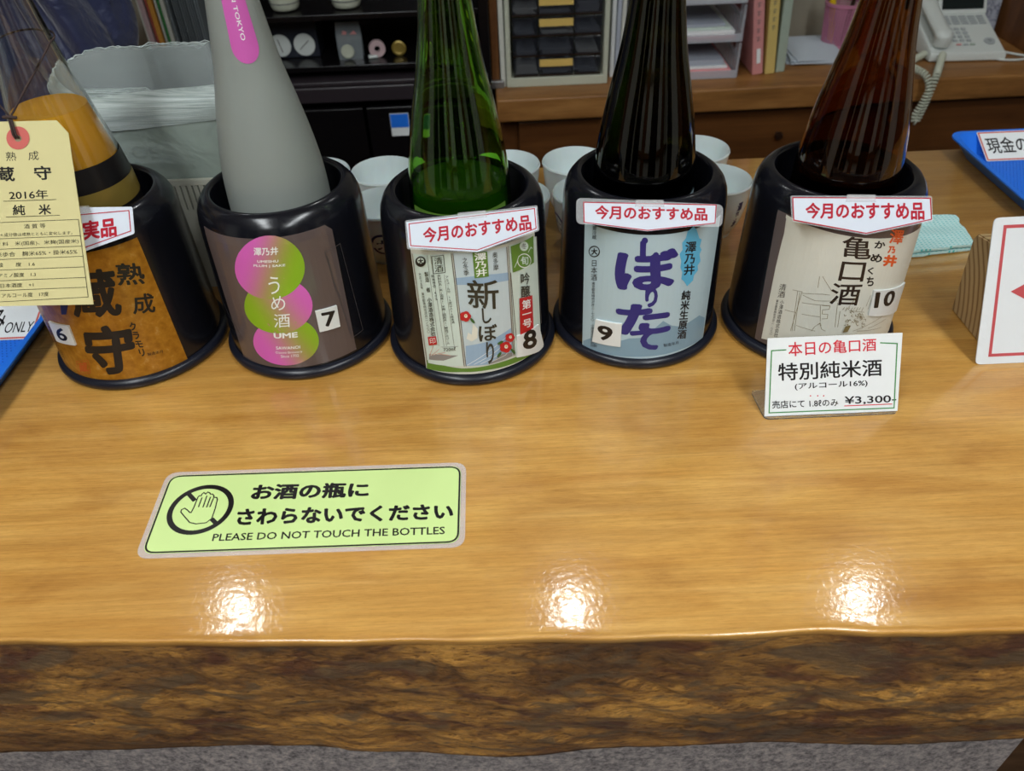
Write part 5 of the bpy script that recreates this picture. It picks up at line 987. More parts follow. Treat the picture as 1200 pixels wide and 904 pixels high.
mesh_obj('front_wall', nbox((0, -D_/2, .0555), (W_, .003, .111)), 'crate', cr); mesh_obj('top_rail', nbox((0, -D_/2, .1465), (W_+.003, .005, .007)), 'crate', cr)
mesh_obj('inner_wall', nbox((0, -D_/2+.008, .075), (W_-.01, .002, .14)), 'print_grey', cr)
# bundle of bags folded over: thick front roll and a flap behind
bags = thing('plastic_bags', 'bundle of clear plastic bags folded over in the slotted crate', 'plastic bags', (-.40, .93, 0))
def bagloft(name, prof, x0, x1, m_, amp, nx=40, skew=0, seed=0, zs=0):
    bm = bmesh.new(); g = []
    for i in range(nx+1):
        u = i/nx; x = x0+(x1-x0)*u; r = []
        for j, (y, z) in enumerate(prof):
            k = noise.noise(Vector((u*3+seed, j*.35, seed)))*amp
            r.append(bm.verts.new((x+skew*z, y+k, z+k*.6+zs*u)))
        g.append(r)
    m2 = len(prof)
    for a, b in zip(g, g[1:]):
        for k in range(m2): bm.faces.new((a[k], b[k], b[(k+1) % m2], a[(k+1) % m2]))
    bm.faces.new(g[0]); bm.faces.new(g[-1][::-1]); bmesh.ops.recalc_face_normals(bm, faces=bm.faces[:])
    return mesh_obj(name, bm, m_, bags, True, 60)
front = smoothprof([(-.047, .012), (-.0500, .12), (-.0520, .19), (-.0500, .222), (-.0440, .226), (-.0380, .222), (-.034, .19), (-.034, .012)], 4)
bagloft('front_stack', front, -.122, .124, 'bag_film_smooth', .0030, 44, 0, 1.3, .012)
top = smoothprof([(-.0530, .2060), (-.0535, .2180), (-.0480, .2310), (-.0330, .2370), (-.0230, .2360), (-.0250, .2290), (-.0350, .2250), (-.0440, .2150), (-.0470, .2060)], 4)
bagloft('folded_edge', top, -.126, .126, 'bag_film', .0020, 60, 0, 3.3, .014)
for k in range(11):      # single bags curving round the fold, their cut edges standing up
    inset = k*.0028; pth = smoothprof([(.118, -.026), (.02, -.028+.0), (-.070, -.027), (-.112, -.014), (-.124, .006), (-.108, .026), (-.060, .036), (.000, .034), (.030+.006*k, .030)], 9)
    cxy = (-.03, .005); bm = bmesh.new(); g = []
    for q, (x_, y_) in enumerate(pth):
        f_ = q/(len(pth)-1); sc = 1-inset/.06*(1 if x_ < .0 else .3); X_, Y_ = cxy[0]+(x_-cxy[0])*(1-inset/.14), cxy[1]+(y_-cxy[1])*sc
        zt_ = .232+.036*max(0, min(1, (f_-.30)*2.4))+.0012*k+.0040*noise.noise(Vector((f_*46, k*2.1, 0)))*min(1, max(.15, (f_-.3)*4)); zb = .12
        g.append([bm.verts.new((X_, Y_-.0003, zb)), bm.verts.new((X_, Y_-.0003, zt_)), bm.verts.new((X_, Y_+.0003, zt_)), bm.verts.new((X_, Y_+.0003, zb))])
    CE = [tuple(a_[1].co) for a_ in g]
    for a_, b_ in zip(g, g[1:]):
        for q in range(4): bm.faces.new((a_[q], b_[q], b_[(q+1) % 4], a_[(q+1) % 4]))
    bmesh.ops.recalc_face_normals(bm, faces=bm.faces[:]); bs_ = mesh_obj('bag_sheet', bm, 'bag_single', bags, True, 40)
    bm = bmesh.new(); tube(bm, CE, .0005, 4); mesh_obj('cut_edge', bm, 'bag_film', bs_)
nt = sheet([(-.055, .170), (.030, .165), (.022, .192), (-.052, .196)], plane_surf((0, -.0525, 0), .03), -.0006, 0, 'paper_note', 'paper_white', bags)
prints([('n', 't', 'grey', 'OE', .0, [(-.034, .1895), (-.002, .1885), (-.002, .1735), (-.034, .1745)])], plane_surf((0, -.0525, 0), .03), 'note_mark', nt, .0003)

# ------------------------------------------------------------------ black cabinet behind, left of the desk
cb = thing('display_cabinet', 'black open shelf cabinet behind the counter', 'cabinet', (-.32, 2.03, FLOOR))
def cz(z): return z-FLOOR
bm = bmesh.new(); L_, R__ = -.300, .292; D2 = .17
for x in (L_, R__): box(bm, (x, 0, cz(.02)), (.022, .34, 1.8), bev=.002)
box(bm, (0, D2-.01, cz(.02)), (.58, .015, 1.8)); mesh_obj('carcass', bm, 'lacquer_black', cb)
for z in (-.045, .066, .30, .60): mesh_obj('shelf', nbox((-.004, 0, cz(z)), (.57, .335, .012), bev=.001), 'lacquer_black', cb)
mesh_obj('lower_top', nbox((-.004, -.012, cz(-.074)), (.60, .35, .010), bev=.002), 'lacquer_edge', cb)
mesh_obj('front_band', nbox((-.004, -.178, cz(-.0985)), (.60, .022, .036), bev=.003), 'lacquer_edge', cb)
for sx in (-1, 1):
    d = mesh_obj('door', nbox((sx*.148-.004, -.172, cz(-.50)), (.288, .018, .73), bev=.002), 'lacquer_black', cb)
    mesh_obj('handle', nbox((sx*.02-.004, -.186, cz(-.35)), (.010, .012, .10), bev=.002), 'lacquer_edge', d)
# small picture card on the door
cdp = thing('picture_card', 'small blue and white card stuck on the black cabinet door', 'card', (-.243, 1.8475, -.178))
mesh_obj('card_base', nbox((0, 0, 0), (.045, .0015, .055)), 'paper_white', cdp); mesh_obj('blue_print', nbox((0, -.0012, .010), (.043, .0006, .033)), 'tray_blue', cdp)
# objects on its shelves
gb = thing('dial_box', 'dark grey box with two round white dials on the black shelf', 'box', (-.485, 1.94, -.039))
mesh_obj('box_body', nbox((0, .03, .047), (.125, .07, .094), bev=.003), 'box_dark', gb)
for x in (-.027, .030):
    dd = mesh_obj('dial', lathe(bmesh.new(), [(0, 0), (.0235, 0), (.025, .002), (.025, .005), (.022, .006), (0, .006)], 36), 'plastic_white', gb, True, 40); dd.location = (x, -.004, .030); dd.rotation_euler = (pi/2, 0, 0)
    nn_ = mesh_obj('needle', nbox((0, 0, .0068), (.030, .0016, .001), Matrix.Rotation(.7 if x > 0 else 1.8, 3, 'Z')), 'knob_dark', dd)
jarp = smoothprof([(0, .002), (.024, .002), (.030, .006), (.033, .018), (.034, .050), (.030, .066), (.022, .074), (.022, .080), (.019, .080), (.019, .072), (.027, .062), (.030, .03), (0, .008)], 3)
for (x, lab_) in ((-.478, 'round pale ceramic jar at the left of the upper black shelf'), (-.338, 'smaller cream ceramic jar at the right of the upper black shelf')):
    j = thing('ceramic_jar', lab_, 'jar', (x, 1.92, .072)); mesh_obj('jar_body', lathe(bmesh.new(), jarp, 40), 'plastic_ivory', j, True, 60)
    for a in (-.5, 0, .5): mesh_obj('painted_mark', nbox((0.0338*sin(a), -.0345*cos(a), .038), (.008, .0015, .010), Matrix.Rotation(a, 3, 'Z')), 'print_leaf', j)
    mesh_obj('band', lathe(bmesh.new(), [(.0338, .0175), (.0345, .0185), (.0338, .0195)], 40), 'print_grey', j)
po = thing('clear_pouch', 'clear pouch of small sachets on the black shelf', 'pouch', (-.345, 1.92, -.039))
mesh_obj('pouch_film', loft(bmesh.new(), [[(sx*.030*(1-.15*abs(t-.5)), sy*(.012*(1-t)+.002), t*.080) for sx, sy in ((-1, -1), (1, -1), (1, 1), (-1, 1))] for t in (0, .3, .6, 1)]), 'sleeve_clear', po, True, 30)
c_ = mesh_obj('round_sachet', lathe(bmesh.new(), [(0, 0), (.014, 0), (.016, .003), (.014, .006), (0, .006)], 28), 'plastic_ivory', po, True, 40); c_.location = (-.006, -.012, .018); c_.rotation_euler = (pi/2, 0, 0)
for k in range(5): mesh_obj('sachet', nbox((-.02+k*.010, -.004, .045+.008*(k % 2)), (.010, .004, .016), Matrix.Rotation(.3*k, 3, 'Y')), 'folder_pink' if k % 2 else 'plastic_ivory', po)
tp = thing('tape_roll', 'small pale violet tape roll on the black shelf', 'tape', (-.283, 1.915, -.039)); tp.rotation_euler = (0, 0, .2)
q_ = mesh_obj('roll', lathe(bmesh.new(), [(.007, -.006), (.019, -.006), (.019, .006), (.007, .006)], 32, True), 'file_pale', tp, True, 40); q_.location = (0, 0, .0195); q_.rotation_euler = (pi/2, 0, 0)
q_ = mesh_obj('tape_end', nbox((-.012, -.004, .004), (.022, .012, .007), bev=.002), 'plastic_white', tp)
bz = thing('brass_disc', 'small dark brass disc on the right of the black shelf', 'ornament', (-.232, 1.92, -.039))
q_ = mesh_obj('disc', lathe(bmesh.new(), [(0, 0), (.015, 0), (.017, .003), (.013, .005), (.009, .003), (0, .004)], 28), 'gold', bz, True, 40); q_.location = (0, 0, .0172); q_.rotation_euler = (pi/2, 0, 0)

# ------------------------------------------------------------------ desk with drawers
dk = thing('office_desk', 'long brown wooden desk with dark drawers behind the counter', 'desk', (.9, 2.02, FLOOR), radians(.9))
mesh_obj('desk_top', nbox((0, 0, cz(-.147)), (1.82, .37, .054), bev=.004), 'desk_wood', dk)
mesh_obj('carcass', nbox((0, .02, cz(-.53)), (1.80, .30, .69)), 'drawer_wood', dk)
mesh_obj('shadow_gap_rail', nbox((0, -.145, cz(-.180)), (1.80, .02, .012)), 'knob_dark', dk)  # dark strip, its colour standing in for the shade of the recess
for x0, x1 in ((-.86, .42), (.425, .90)):
    for z0, z1 in ((-.44, -.187), (-.86, -.445)):
        d = mesh_obj('drawer', nbox(((x0+x1)/2, -.142, cz((z0+z1)/2)), (x1-x0-.004, .022, z1-z0-.004), bev=.0015), 'drawer_wood', dk)
        k_ = mesh_obj('knob', lathe(bmesh.new(), [(0, .018), (.008, .017), (.010, .012), (.006, .006), (.006, 0)], 24), 'knob_dark', d, True, 50); k_.location = ((x0+x1)/2+.008, -.153, cz(-.250 if z0 > -.5 else -.65)); k_.rotation_euler = (pi/2, 0, 0)
pn = mesh_obj('upright_board', nbox((0, 0, .20), (.018, .26, .64), bev=.002), 'panel_wood'); pn.location = (-.006, 2.04, 0); tag(pn, 'upright brown wooden board between black cabinet and drawer organizer', 'board')
mf = mesh_obj('metal_bracket', nbox((0, 0, 0), (.034, .012, .018), bev=.002), 'metal_grey'); mf.location = (-.004, 1.903, -.111); tag(mf, 'small grey metal bracket at the foot of the wooden panel', 'bracket')

# drawer organizer
og = thing('drawer_organizer', 'pale organizer with small smoky drawers and yellow labels', 'organizer', (.141, 2.00, -.12))
bm = bmesh.new(); Wo, Do, Ho = .244, .20, .31
for sx in (-1, 1): box(bm, (sx*(Wo/2-.006), 0, Ho/2), (.012, Do, Ho), bev=.003)
box(bm, (0, 0, .011), (Wo-.02, Do, .022), bev=.002); box(bm, (0, 0, Ho-.006), (Wo-.02, Do, .012), bev=.002); box(bm, (0, Do/2-.004, Ho/2), (Wo-.02, .006, Ho-.02))
mesh_obj('frame', bm, 'plastic_ivory', og)
cols = [(-.104, -.045), (-.043, .039), (.041, .104)]
random.seed(11)
for r in range(6):
    for ci, (a, b) in enumerate(cols):
        z0 = .026+r*.0450; d = mesh_obj('drawer', nbox(((a+b)/2, -Do/2+.004, z0+.0200), (b-a, .004, .0400), bev=.001), 'smoke', og)
        k = random.randint(2, 5); pb = bmesh.new()
        for q in range(k): box(pb, ((a+b)/2+random.uniform(-.004, .004), -Do/2+.055, z0+.004+q*.0042), ((b-a)*random.uniform(.7, .92), .09, .0030))
        mesh_obj('papers', pb, 'paper_grey' if (r+ci) % 3 else 'paper_white', d)
        mesh_obj('rim', nbox(((a+b)/2, -Do/2+.0015, z0+.0006), (b-a, .004, .0028)), 'knob_dark', d)
        if ci == 1 and r in (0, 2, 3, 5):
            lb = mesh_obj('paper_label', nbox((-.002, -Do/2+.0012, z0+.0285), (.079, .0010, .0165)), 'strip_yellow', d); lb['label'] = 'yellow paper label with handwriting'
            # faint handwriting strokes on the label
# white file box left of the organizer
fl = mesh_obj('white_file', loft(bmesh.new(), [[(-.010-.002*t, -.095, t*.28), (.001-.002*t, -.095, t*.28), (.001-.002*t, .09, t*.28), (-.010-.002*t, .09, t*.28)] for t in (0, .25, .5, .75, 1)]), 'file_white'); fl.location = (.0165, 2.005, -.12); tag(fl, 'white curved plastic file at the left side of the drawer organizer', 'file')
# standing papers between organizer and trays
for k, (x, m_) in enumerate(((.279, 'paper_white'), (.291, 'paper_grey'), (.302, 'file_white'))):
    o = mesh_obj('standing_papers', nbox((0, 0, .11), (.009, .17, .22), Matrix.Rotation(.006*k, 3, 'Y')), m_); o.location = (x, 2.03, -.1199)
    tag(o, ['white standing papers just right of the organizer', 'grey folder standing second right of the organizer', 'off-white folder standing beside the letter trays'][k], 'papers')

# letter trays
PAP = [[('paper_pink', .016, .225), ('paper_white', .006, .215), ('paper_grey', .012, .205)], [('paper_pink', .007, .225), ('paper_white', .012, .228), ('print_mint', .005, .22), ('paper_grey', .006, .20)], [('paper_white', .01, .22)]]
for i in range(3):
    z = -.1198+i*.084; t = thing('letter_tray', ['bottom clear letter tray with pink papers', 'middle clear letter tray with thick white papers', 'top clear letter tray at the upper edge'][i], 'letter tray', (.450, 2.03, z), 0, 'stacked clear letter trays')
    bm = bmesh.new(); Wt, Dt, Ht = .25, .26, .050
    box(bm, (0, 0, .0015), (Wt, Dt, .003)); box(bm, (0, Dt/2, Ht/2), (Wt, .003, Ht)); box(bm, (0, -Dt/2, .010), (Wt, .004, .018), bev=.001)
    for sx in (-1, 1):
        for k in range(11): box(bm, (sx*Wt/2, -.12+k*.024, .030), (.003, .012, .046))
        box(bm, (sx*Wt/2, 0, .052), (.005, Dt, .008)); box(bm, (sx*Wt/2, 0, .006), (.004, Dt, .010))
        box(bm, (sx*Wt/2, -Dt/2+.016, .040), (.006, .030, .080), bev=.001); box(bm, (sx*Wt/2, Dt/2-.016, .040), (.006, .030, .080), bev=.001)
    mesh_obj('tray_body', bm, 'tray_clear', t)
    zz = z+.0032
    for k, (m_, th, w_) in enumerate(PAP[i]):
        o = mesh_obj('paper_stack', nbox((0, 0, th/2), (w_, .235-.01*k, th), Matrix.Rotation(.015*(k-1), 3, 'Z'), bev=.0008, seg=1), m_); o.location = (.452-.005*k, 2.025, zz+.0002); zz += th+.0004
        nm = {'paper_pink': 'pink', 'paper_white': 'white', 'paper_grey': 'grey', 'print_mint': 'pale green'}[m_]
        tag(o, '%s papers lying in the %s letter tray' % (nm, ['bottom', 'middle', 'top'][i]), 'papers')

# leaning binders right of the trays
def binder(name, x, w_, m_, lean, label, d=.2, h=.26, y=1.915, spine=None):
    o = thing(name, label, 'binder', (x, y, -.12)); o.rotation_euler = (0, lean, 0)
    mesh_obj('cover', nbox((0, d/2, h/2), (w_, d, h), bev=.003), m_, o); mesh_obj('pages', nbox((0, d/2+.004, h/2+.001), (w_*.7, d-.004, h+.002)), 'paper_white', o)
    return o
random.seed(5)
def spine_marks(o, w_, z0, z1, n):
    s = Surface('plane', P0=Vector((0, -.0006, 0)), n=Vector((0, -1, 0)), ax=Vector((1, 0, 0)), up=Vector((0, 0, 1))); it = []
    for k in range(n):      # unreadable vertical writing: short crossed strokes
        z = z1-(z1-z0)*(k+.5)/n; d = (z1-z0)/n*.32
        it += [('s', 'l', 'grey', .0011, 0, [(-w_, z+d*.6), (w_, z+d*.5)]), ('s', 'l', 'grey', .0011, 0, [(-w_*.8, z-d*.3), (w_*.8, z-d*.4)]), ('s', 'l', 'grey', .0011, 0, [(0, z+d), (-w_*.3, z-d)])]
    prints(it, s, 'spine_writing', o, .0001)
b1 = binder('pink_folder', .632, .026, 'folder_pink', -.14, 'pink folder leaning beside the letter trays'); spine_marks(b1, .005, .075, .19, 6)
mesh_obj('spine_label', nbox((.001, -.0012, .045), (.009, .001, .034)), 'paper_white', b1)
b2_ = binder('yellow_folder', .662, .024, 'folder_yellow', -.10, 'yellow folder between the pink and the pale green folder'); spine_marks(b2_, .0045, .10, .19, 5)
binder('pale_folder', .690, .022, 'folder_green', -.06, 'pale green white plastic folder right of the yellow folder', y=1.925); 
# loose paper stack
random.seed(2)
for k in range(5):
    o = mesh_obj('loose_paper', nbox((0, 0, .0014), (.150-.006*k, .190, .0028)), 'paper_stack'); o.location = (.805+.006*random.uniform(-1, 1), 2.055+.008*random.uniform(-1, 1), -.1198+k*.0031); o.rotation_euler = (0, 0, random.uniform(-.12, .12)-.05)
    o['group'] = 'loose sheets in the pile on the desk'; tag(o, ['bottom', 'second lowest', 'middle', 'second highest', 'topmost'][k]+' bundle of loose white sheets in the pile beside the pen basket', 'paper')
# pink pen basket: real lattice
pb = thing('pen_basket', 'pink plastic lattice pen cup on the desk', 'pen cup', (.885, 2.10, -.12))
bm = bmesh.new(); NB = 40
for k in range(NB):
    a = 2*pi*k/NB; tube(bm, [(.036*cos(a), .036*sin(a), .008), (.044*cos(a), .044*sin(a), .104)], .0013, 4)
for k in range(16): z = .012+k*.006; r = .036+.008*(z-.008)/.096; tube(bm, [(r*cos(2*pi*q/NB), r*sin(2*pi*q/NB), z) for q in range(NB)], .0013, 4, True)
o = mesh_obj('lattice_wall', bm, 'basket_pink', pb); 
mesh_obj('base', lathe(bmesh.new(), [(0, 0), (.038, 0), (.0385, .012), (.034, .012), (0, .004)], 40), 'basket_pink', pb, True, 40)
mesh_obj('rim', lathe(bmesh.new(), [(.042, .103), (.047, .103), (.047, .110), (.042, .110)], 40, True), 'basket_pink', pb, True, 40)
for (dx, a, m_, lab_, r) in ((-.014, -.16, 'yellow', 'yellow marker standing in the pink pen cup', .008), (.012, .1, 'knob_dark', 'dark pen standing in the pink pen cup', .005)):
    p_ = thing('pen', lab_, 'pen', (.885+dx, 2.10, -.112)); p_.rotation_euler = (0, a, 0)
    mesh_obj('barrel', lathe(bmesh.new(), [(0, 0), (r*.5, .004), (r, .012), (r, .115), (0, .115)], 20), m_, p_, True, 40); mesh_obj('cap', lathe(bmesh.new(), [(r*1.05, .1155), (r*1.15, .118), (r*1.1, .140), (0, .148)], 20), m_, p_, True, 40)

# ------------------------------------------------------------------ telephone
ph = thing('desk_telephone', 'white corded desk telephone with a dark screen', 'telephone', (1.062, 1.945, -.12), radians(-3))
PW, PD = .183, .19
def ptop(v): return .022+.058*v/PD
bm = bmesh.new(); loft(bm, [[(x, y, z) for x, y, z in ((0+i, 0+i, 0), (PW-i, 0+i, 0), (PW-i, PD-i, 0), (0+i, PD-i, 0))] for i in (.006,)] + [[(0, 0, .004), (PW, 0, .004), (PW, PD, .004), (0, PD, .004)], [(0, 0, .016), (PW, 0, .016), (PW, PD, .074), (0, PD, .074)], [(.004, .004, .0225), (PW-.004, .004, .0225), (PW-.004, PD-.004, .0790), (.004, PD-.004, .0790)]])
mesh_obj('body', bm, 'plastic_white', ph, True, 40)
tilt = Matrix.Rotation(math.atan2(.058, PD), 3, 'X')
def pkey(u, v, su, sv, m_, name='key', h=.003):
    o = mesh_obj(name, nbox((0, 0, h/2), (su, sv, h), bev=.0008, seg=1), m_, ph); o.location = (u, v, ptop(v)+.0004); o.rotation_euler = (math.atan2(.058, PD), 0, 0); return o
for r in range(4):
    for c in range(3): pkey(.072+c*.0165, .046+r*.0150, .0110, .0085, 'key_grey')
for r in range(4):
    for c in range(5): pkey(.074+c*.0215, .113+r*.0095, .0175, .0048, 'key_grey')
for c, m_ in enumerate(('folder_pink', 'key_grey', 'folder_green')): pkey(.076+c*.0165, .030, .0125, .0045, m_)
o = mesh_obj('navigation_ring', lathe(bmesh.new(), [(.005, 0), (.013, 0), (.013, .002), (.005, .002)], 24, True), 'key_grey', ph, True, 40); o.location = (.154, .042, ptop(.042)+.0004); o.rotation_euler = (math.atan2(.058, PD), 0, 0)
mesh_obj('nav_button', nbox((.154, .042, ptop(.042)+.0018), (.006, .006, .003)), 'key_grey', ph)
sc_ = mesh_obj('screen_housing', nbox((0, 0, .035), (.122, .012, .070), bev=.003), 'plastic_white', ph); sc_.location = (.122, .157, .066); sc_.rotation_euler = (-.55, 0, 0)
o = mesh_obj('screen', nbox((0, -.0068, .036), (.104, .001, .048)), 'screen_dark', sc_)
# handset: arched bar with two fat ends
pts = [(.030, .010, .052), (.030, .030, .060), (.030, .075, .072), (.030, .120, .086), (.030, .158, .098), (.030, .180, .100)]
bm = bmesh.new(); rings = []
for k, (x, y, z) in enumerate(smoothprof(pts, 4)):
    t = k/20; wv_ = .0215+.003*abs(2*t-1)**2; hv = .0110+.006*abs(2*t-1)**3; e_ = min(1, .55+3*t, .55+3*(1-t))
    rings.append([(x+wv_*e_*cos(a)*(1 if abs(cos(a)) < .7 else .96), y, z+hv*e_*sin(a)) for a in [2*pi*q/16 for q in range(16)]])
loft(bm, rings); bmesh.ops.recalc_face_normals(bm, faces=bm.faces[:]); hs_ = mesh_obj('handset', bm, 'plastic_white', ph, True, 60)
for y, z in ((.026, .042), (.165, .080)): mesh_obj('ear_cup', lathe(bmesh.new(), [(0, z-.012), (.017, z-.010), (.020, z), (.019, z+.014), (0, z+.014)], 28, cx=.030, cy=y), 'plastic_white', hs_, True, 40)
# coiled cord in world coordinates, hanging over the desk edge
inv = ph.matrix_basis.inverted()
path = smoothprof([(1.092, 1.945, -.100), (1.070, 1.905, -.103), (1.045, 1.860, -.104), (1.024, 1.822, -.110), (1.012, 1.806, -.140), (1.005, 1.804, -.180), (.998, 1.804, -.208), (.990, 1.803, -.196), (.998, 1.799, -.165), (1.004, 1.800, -.130), (.998, 1.818, -.106), (.985, 1.850, -.100), (.985, 1.885, -.106), (1.010, 1.93, -.110), (1.060, 1.970, -.106)], 8)
P = [Vector(p) for p in path]; L = [0]
for a, b in zip(P, P[1:]): L.append(L[-1]+(b-a).length)
tot = L[-1]; turns = int(tot/.0072); NS = turns*10; hel = []; j = 0; s_prev = None
for k in range(NS+1):
    s = tot*k/NS
    while j < len(L)-2 and L[j+1] < s: j += 1
    f_ = (s-L[j])/max(1e-9, L[j+1]-L[j]); p = P[j].lerp(P[j+1], f_); tdir = (P[min(j+2, len(P)-1)]-P[max(j-1, 0)]).normalized()
    if s_prev is None: s_prev = tdir.cross(Vector((0, 0, 1))).normalized()
    s_prev = (s_prev-tdir*s_prev.dot(tdir)).normalized(); q = tdir.cross(s_prev); a = 2*pi*k/10
    hel.append(inv @ (p+s_prev*cos(a)*.0066+q*sin(a)*.0066))
mesh_obj('coiled_cord', tube(bmesh.new(), hel, .0026, 5), 'plastic_ivory', ph, True, 80)
cbp = [(1.215, 1.955, -.116), (1.235, 1.935, -.116), (1.275, 1.928, -.116), (1.305, 1.940, -.116), (1.305, 1.955, -.116), (1.275, 1.985, -.116), (1.262, 2.02, -.116)]
cbl = mesh_obj('white_cable', tube(bmesh.new(), smoothprof(cbp, 6), .0028, 8), 'plastic_white', None, True, 60); tag(cbl, 'thin white cable looping on the desk right of the telephone', 'cable')
# newspaper bag behind the phone, wooden divider, white device
nb = thing('folded_newspaper', 'folded grey printed paper leaning behind the telephone', 'newspaper', (1.272, 2.115, -.12), radians(6))
for k in range(4): o = mesh_obj('fold', nbox((0, 0, .056), (.150-.004*k, .003, .112), bev=.001), 'newsprint', nb); o.location = (-.040+.003*k, .010*k, 0); o.rotation_euler = (-.22+.02*k, .10, .03*k)
dv = mesh_obj('wooden_divider', nbox((0, 0, .23), (.022, .22, .46), bev=.002), 'panel_wood'); dv.location = (1.335, 2.10, -.1199); tag(dv, 'upright dark wooden divider right of the telephone', 'divider')
wd = thing('white_device', 'white plastic device standing on the desk at the right edge', 'device', (1.40, 2.01, -.12))
mesh_obj('body', nbox((0, .05, .050), (.105, .12, .10), bev=.006), 'plastic_white', wd); mesh_obj('opening', nbox((.012, -.0105, .050), (.060, .002, .050)), 'screen_dark', wd); mesh_obj('lid', nbox((0, .05, .1045), (.112, .126, .008), bev=.003), 'plastic_ivory', wd); mesh_obj('side_flap', nbox((-.0565, .04, .06), (.006, .11, .12), bev=.002), 'paper_grey', wd)

# ------------------------------------------------------------------ files left of the cabinet on a low shelf unit
ls = thing('low_cabinet', 'low dark wooden cabinet left of the black shelf cabinet', 'cabinet', (-1.045, 2.0, FLOOR))
mesh_obj('carcass', nbox((0, 0, .36), (.78, .38, .72)), 'drawer_wood', ls); mesh_obj('cabinet_top', nbox((0, -.005, .73), (.80, .40, .02), bev=.003), 'desk_wood', ls)
for sx in (-1, 1): mesh_obj('door', nbox((sx*.19, -.198, .36), (.37, .016, .66), bev=.002), 'panel_wood', ls)
zt = FLOOR+.7402
FILES = [('file_white', .004), ('file_pale', .010), ('file_red', .005), ('file_orange', .009), ('file_white', .004), ('file_green', .005), ('file_white', .008), ('sleeve_clear', .006)]
x = -.768; fl_lab = ['white folder edge nearest the navy jacket', 'pale pink file standing beside the jacket', 'dark red file among the standing files', 'orange file among the standing files', 'thin white file between orange and green files', 'green file among the standing files', 'thick white file right of the green file', 'clear folder at the end of the standing files']
for (m_, w_), lab_ in zip(FILES, fl_lab):
    o = mesh_obj('standing_file', nbox((0, 0, .15), (w_, .22, .30), bev=.0008, seg=1), m_); o.location = (x, 1.93, zt+.001); o.rotation_euler = (0, .0, 0); tag(o, lab_, 'file'); o['group'] = 'files standing beside the navy jacket'; x += w_+.0025
x += .002
sl = thing('plastic_sleeves', 'stack of clear plastic sleeves standing beside the black cabinet', 'plastic sleeves', (x+.032, 1.93, zt))
for k in range(14): o = mesh_obj('sleeve', nbox((0, 0, .14), (.0022, .22, .28-.004*(k % 3)), bev=.0004, seg=1), 'sleeve_clear', sl); o.location = (-.03+k*.0040, .002*(k % 4), .0006); o.rotation_euler = (0, 0, 0)

# ------------------------------------------------------------------ person in a navy jacket standing behind the counter
pe = thing('person', 'person in a dark navy satin jacket standing behind the counter', 'person', (-.955, 1.45, FLOOR))
def skinned(name, verts, edges, radii, m_, parent, sub=2, root=0):
    me = bpy.data.meshes.new(name); me.from_pydata(verts, edges, []); o = bpy.data.objects.new(name, me); COL.objects.link(o)
    md = o.modifiers.new('skin', 'SKIN'); md.use_smooth_shade = True
    for k, r in enumerate(radii):
        v = me.skin_vertices[0].data[k]; v.radius = (r, r) if not isinstance(r, tuple) else r; v.use_root = (k == root)
    s_ = o.modifiers.new('sub', 'SUBSURF'); s_.levels = sub; s_.render_levels = sub
    bpy.context.view_layer.update(); dg = bpy.context.evaluated_depsgraph_get(); nm_ = bpy.data.meshes.new_from_object(o.evaluated_get(dg)); bpy.data.objects.remove(o)
    for p in nm_.polygons: p.use_smooth = True
    nm_.materials.clear(); return link(name, nm_, parent, [m_])
V = [(0, 0, .92), (0, 0, 1.10), (0, .01, 1.30), (0, .01, 1.40), (0, 0, 1.47)]; E_ = [(0, 1), (1, 2), (2, 3), (3, 4)]; Rd = [(.15, .105), (.13, .095), (.13, .085), (.075, .060), .050]
def chain(start, pts, rs):
    prev = start
    for p, r in zip(pts, rs): V.append(p); Rd.append(r); E_.append((prev, len(V)-1)); prev = len(V)-1
    return prev
for s in (-1, 1):
    chain(0, [(s*.10, 0, .85), (s*.11, -.01, .50), (s*.11, .01, .12), (s*.11, .0, .06)], [.085, .055, .038, .036])
    wst = chain(3, [(s*.18, .01, 1.385), (s*.225, .03, 1.12), (s*.235, -.03, .90), (s*.235, -.045, .84)], [.040, .036, .027, .030])
    for f in range(4): chain(wst, [(s*.235+.0, -.060-.016*f+.024, .790-.004*abs(f-1)), (s*.230, -.062-.015*f+.024, .762-.004*abs(f-1)), (s*.222, -.066-.014*f+.026, .738-.004*abs(f-1))], [.009, .0085, .0075])
    chain(wst, [(s*.222, -.088, .825), (s*.215, -.105, .80), (s*.210, -.108, .778)], [.011, .010, .008])
body = skinned('body', V, E_, Rd, 'skin', pe)
hd = bmesh.new(); bmesh.ops.create_uvsphere(hd, u_segments=32, v_segments=24, radius=1)
for v in hd.verts:
    x_, y_, z_ = v.co; w2 = 1-.22*max(0, -z_)**1.5; v.co = Vector((x_*.075*w2, y_*.095*(1-.12*max(0, -z_)), z_*.115))
    if y_ < -.8 and abs(x_) < .25: v.co.y -= .014*(1-abs(x_)/.25)*max(0, 1-abs(z_+.1)/.35)
bmesh.ops.translate(hd, verts=hd.verts, vec=(0, -.015, 1.58)); head = mesh_obj('head', hd, 'skin', pe, True, 180)
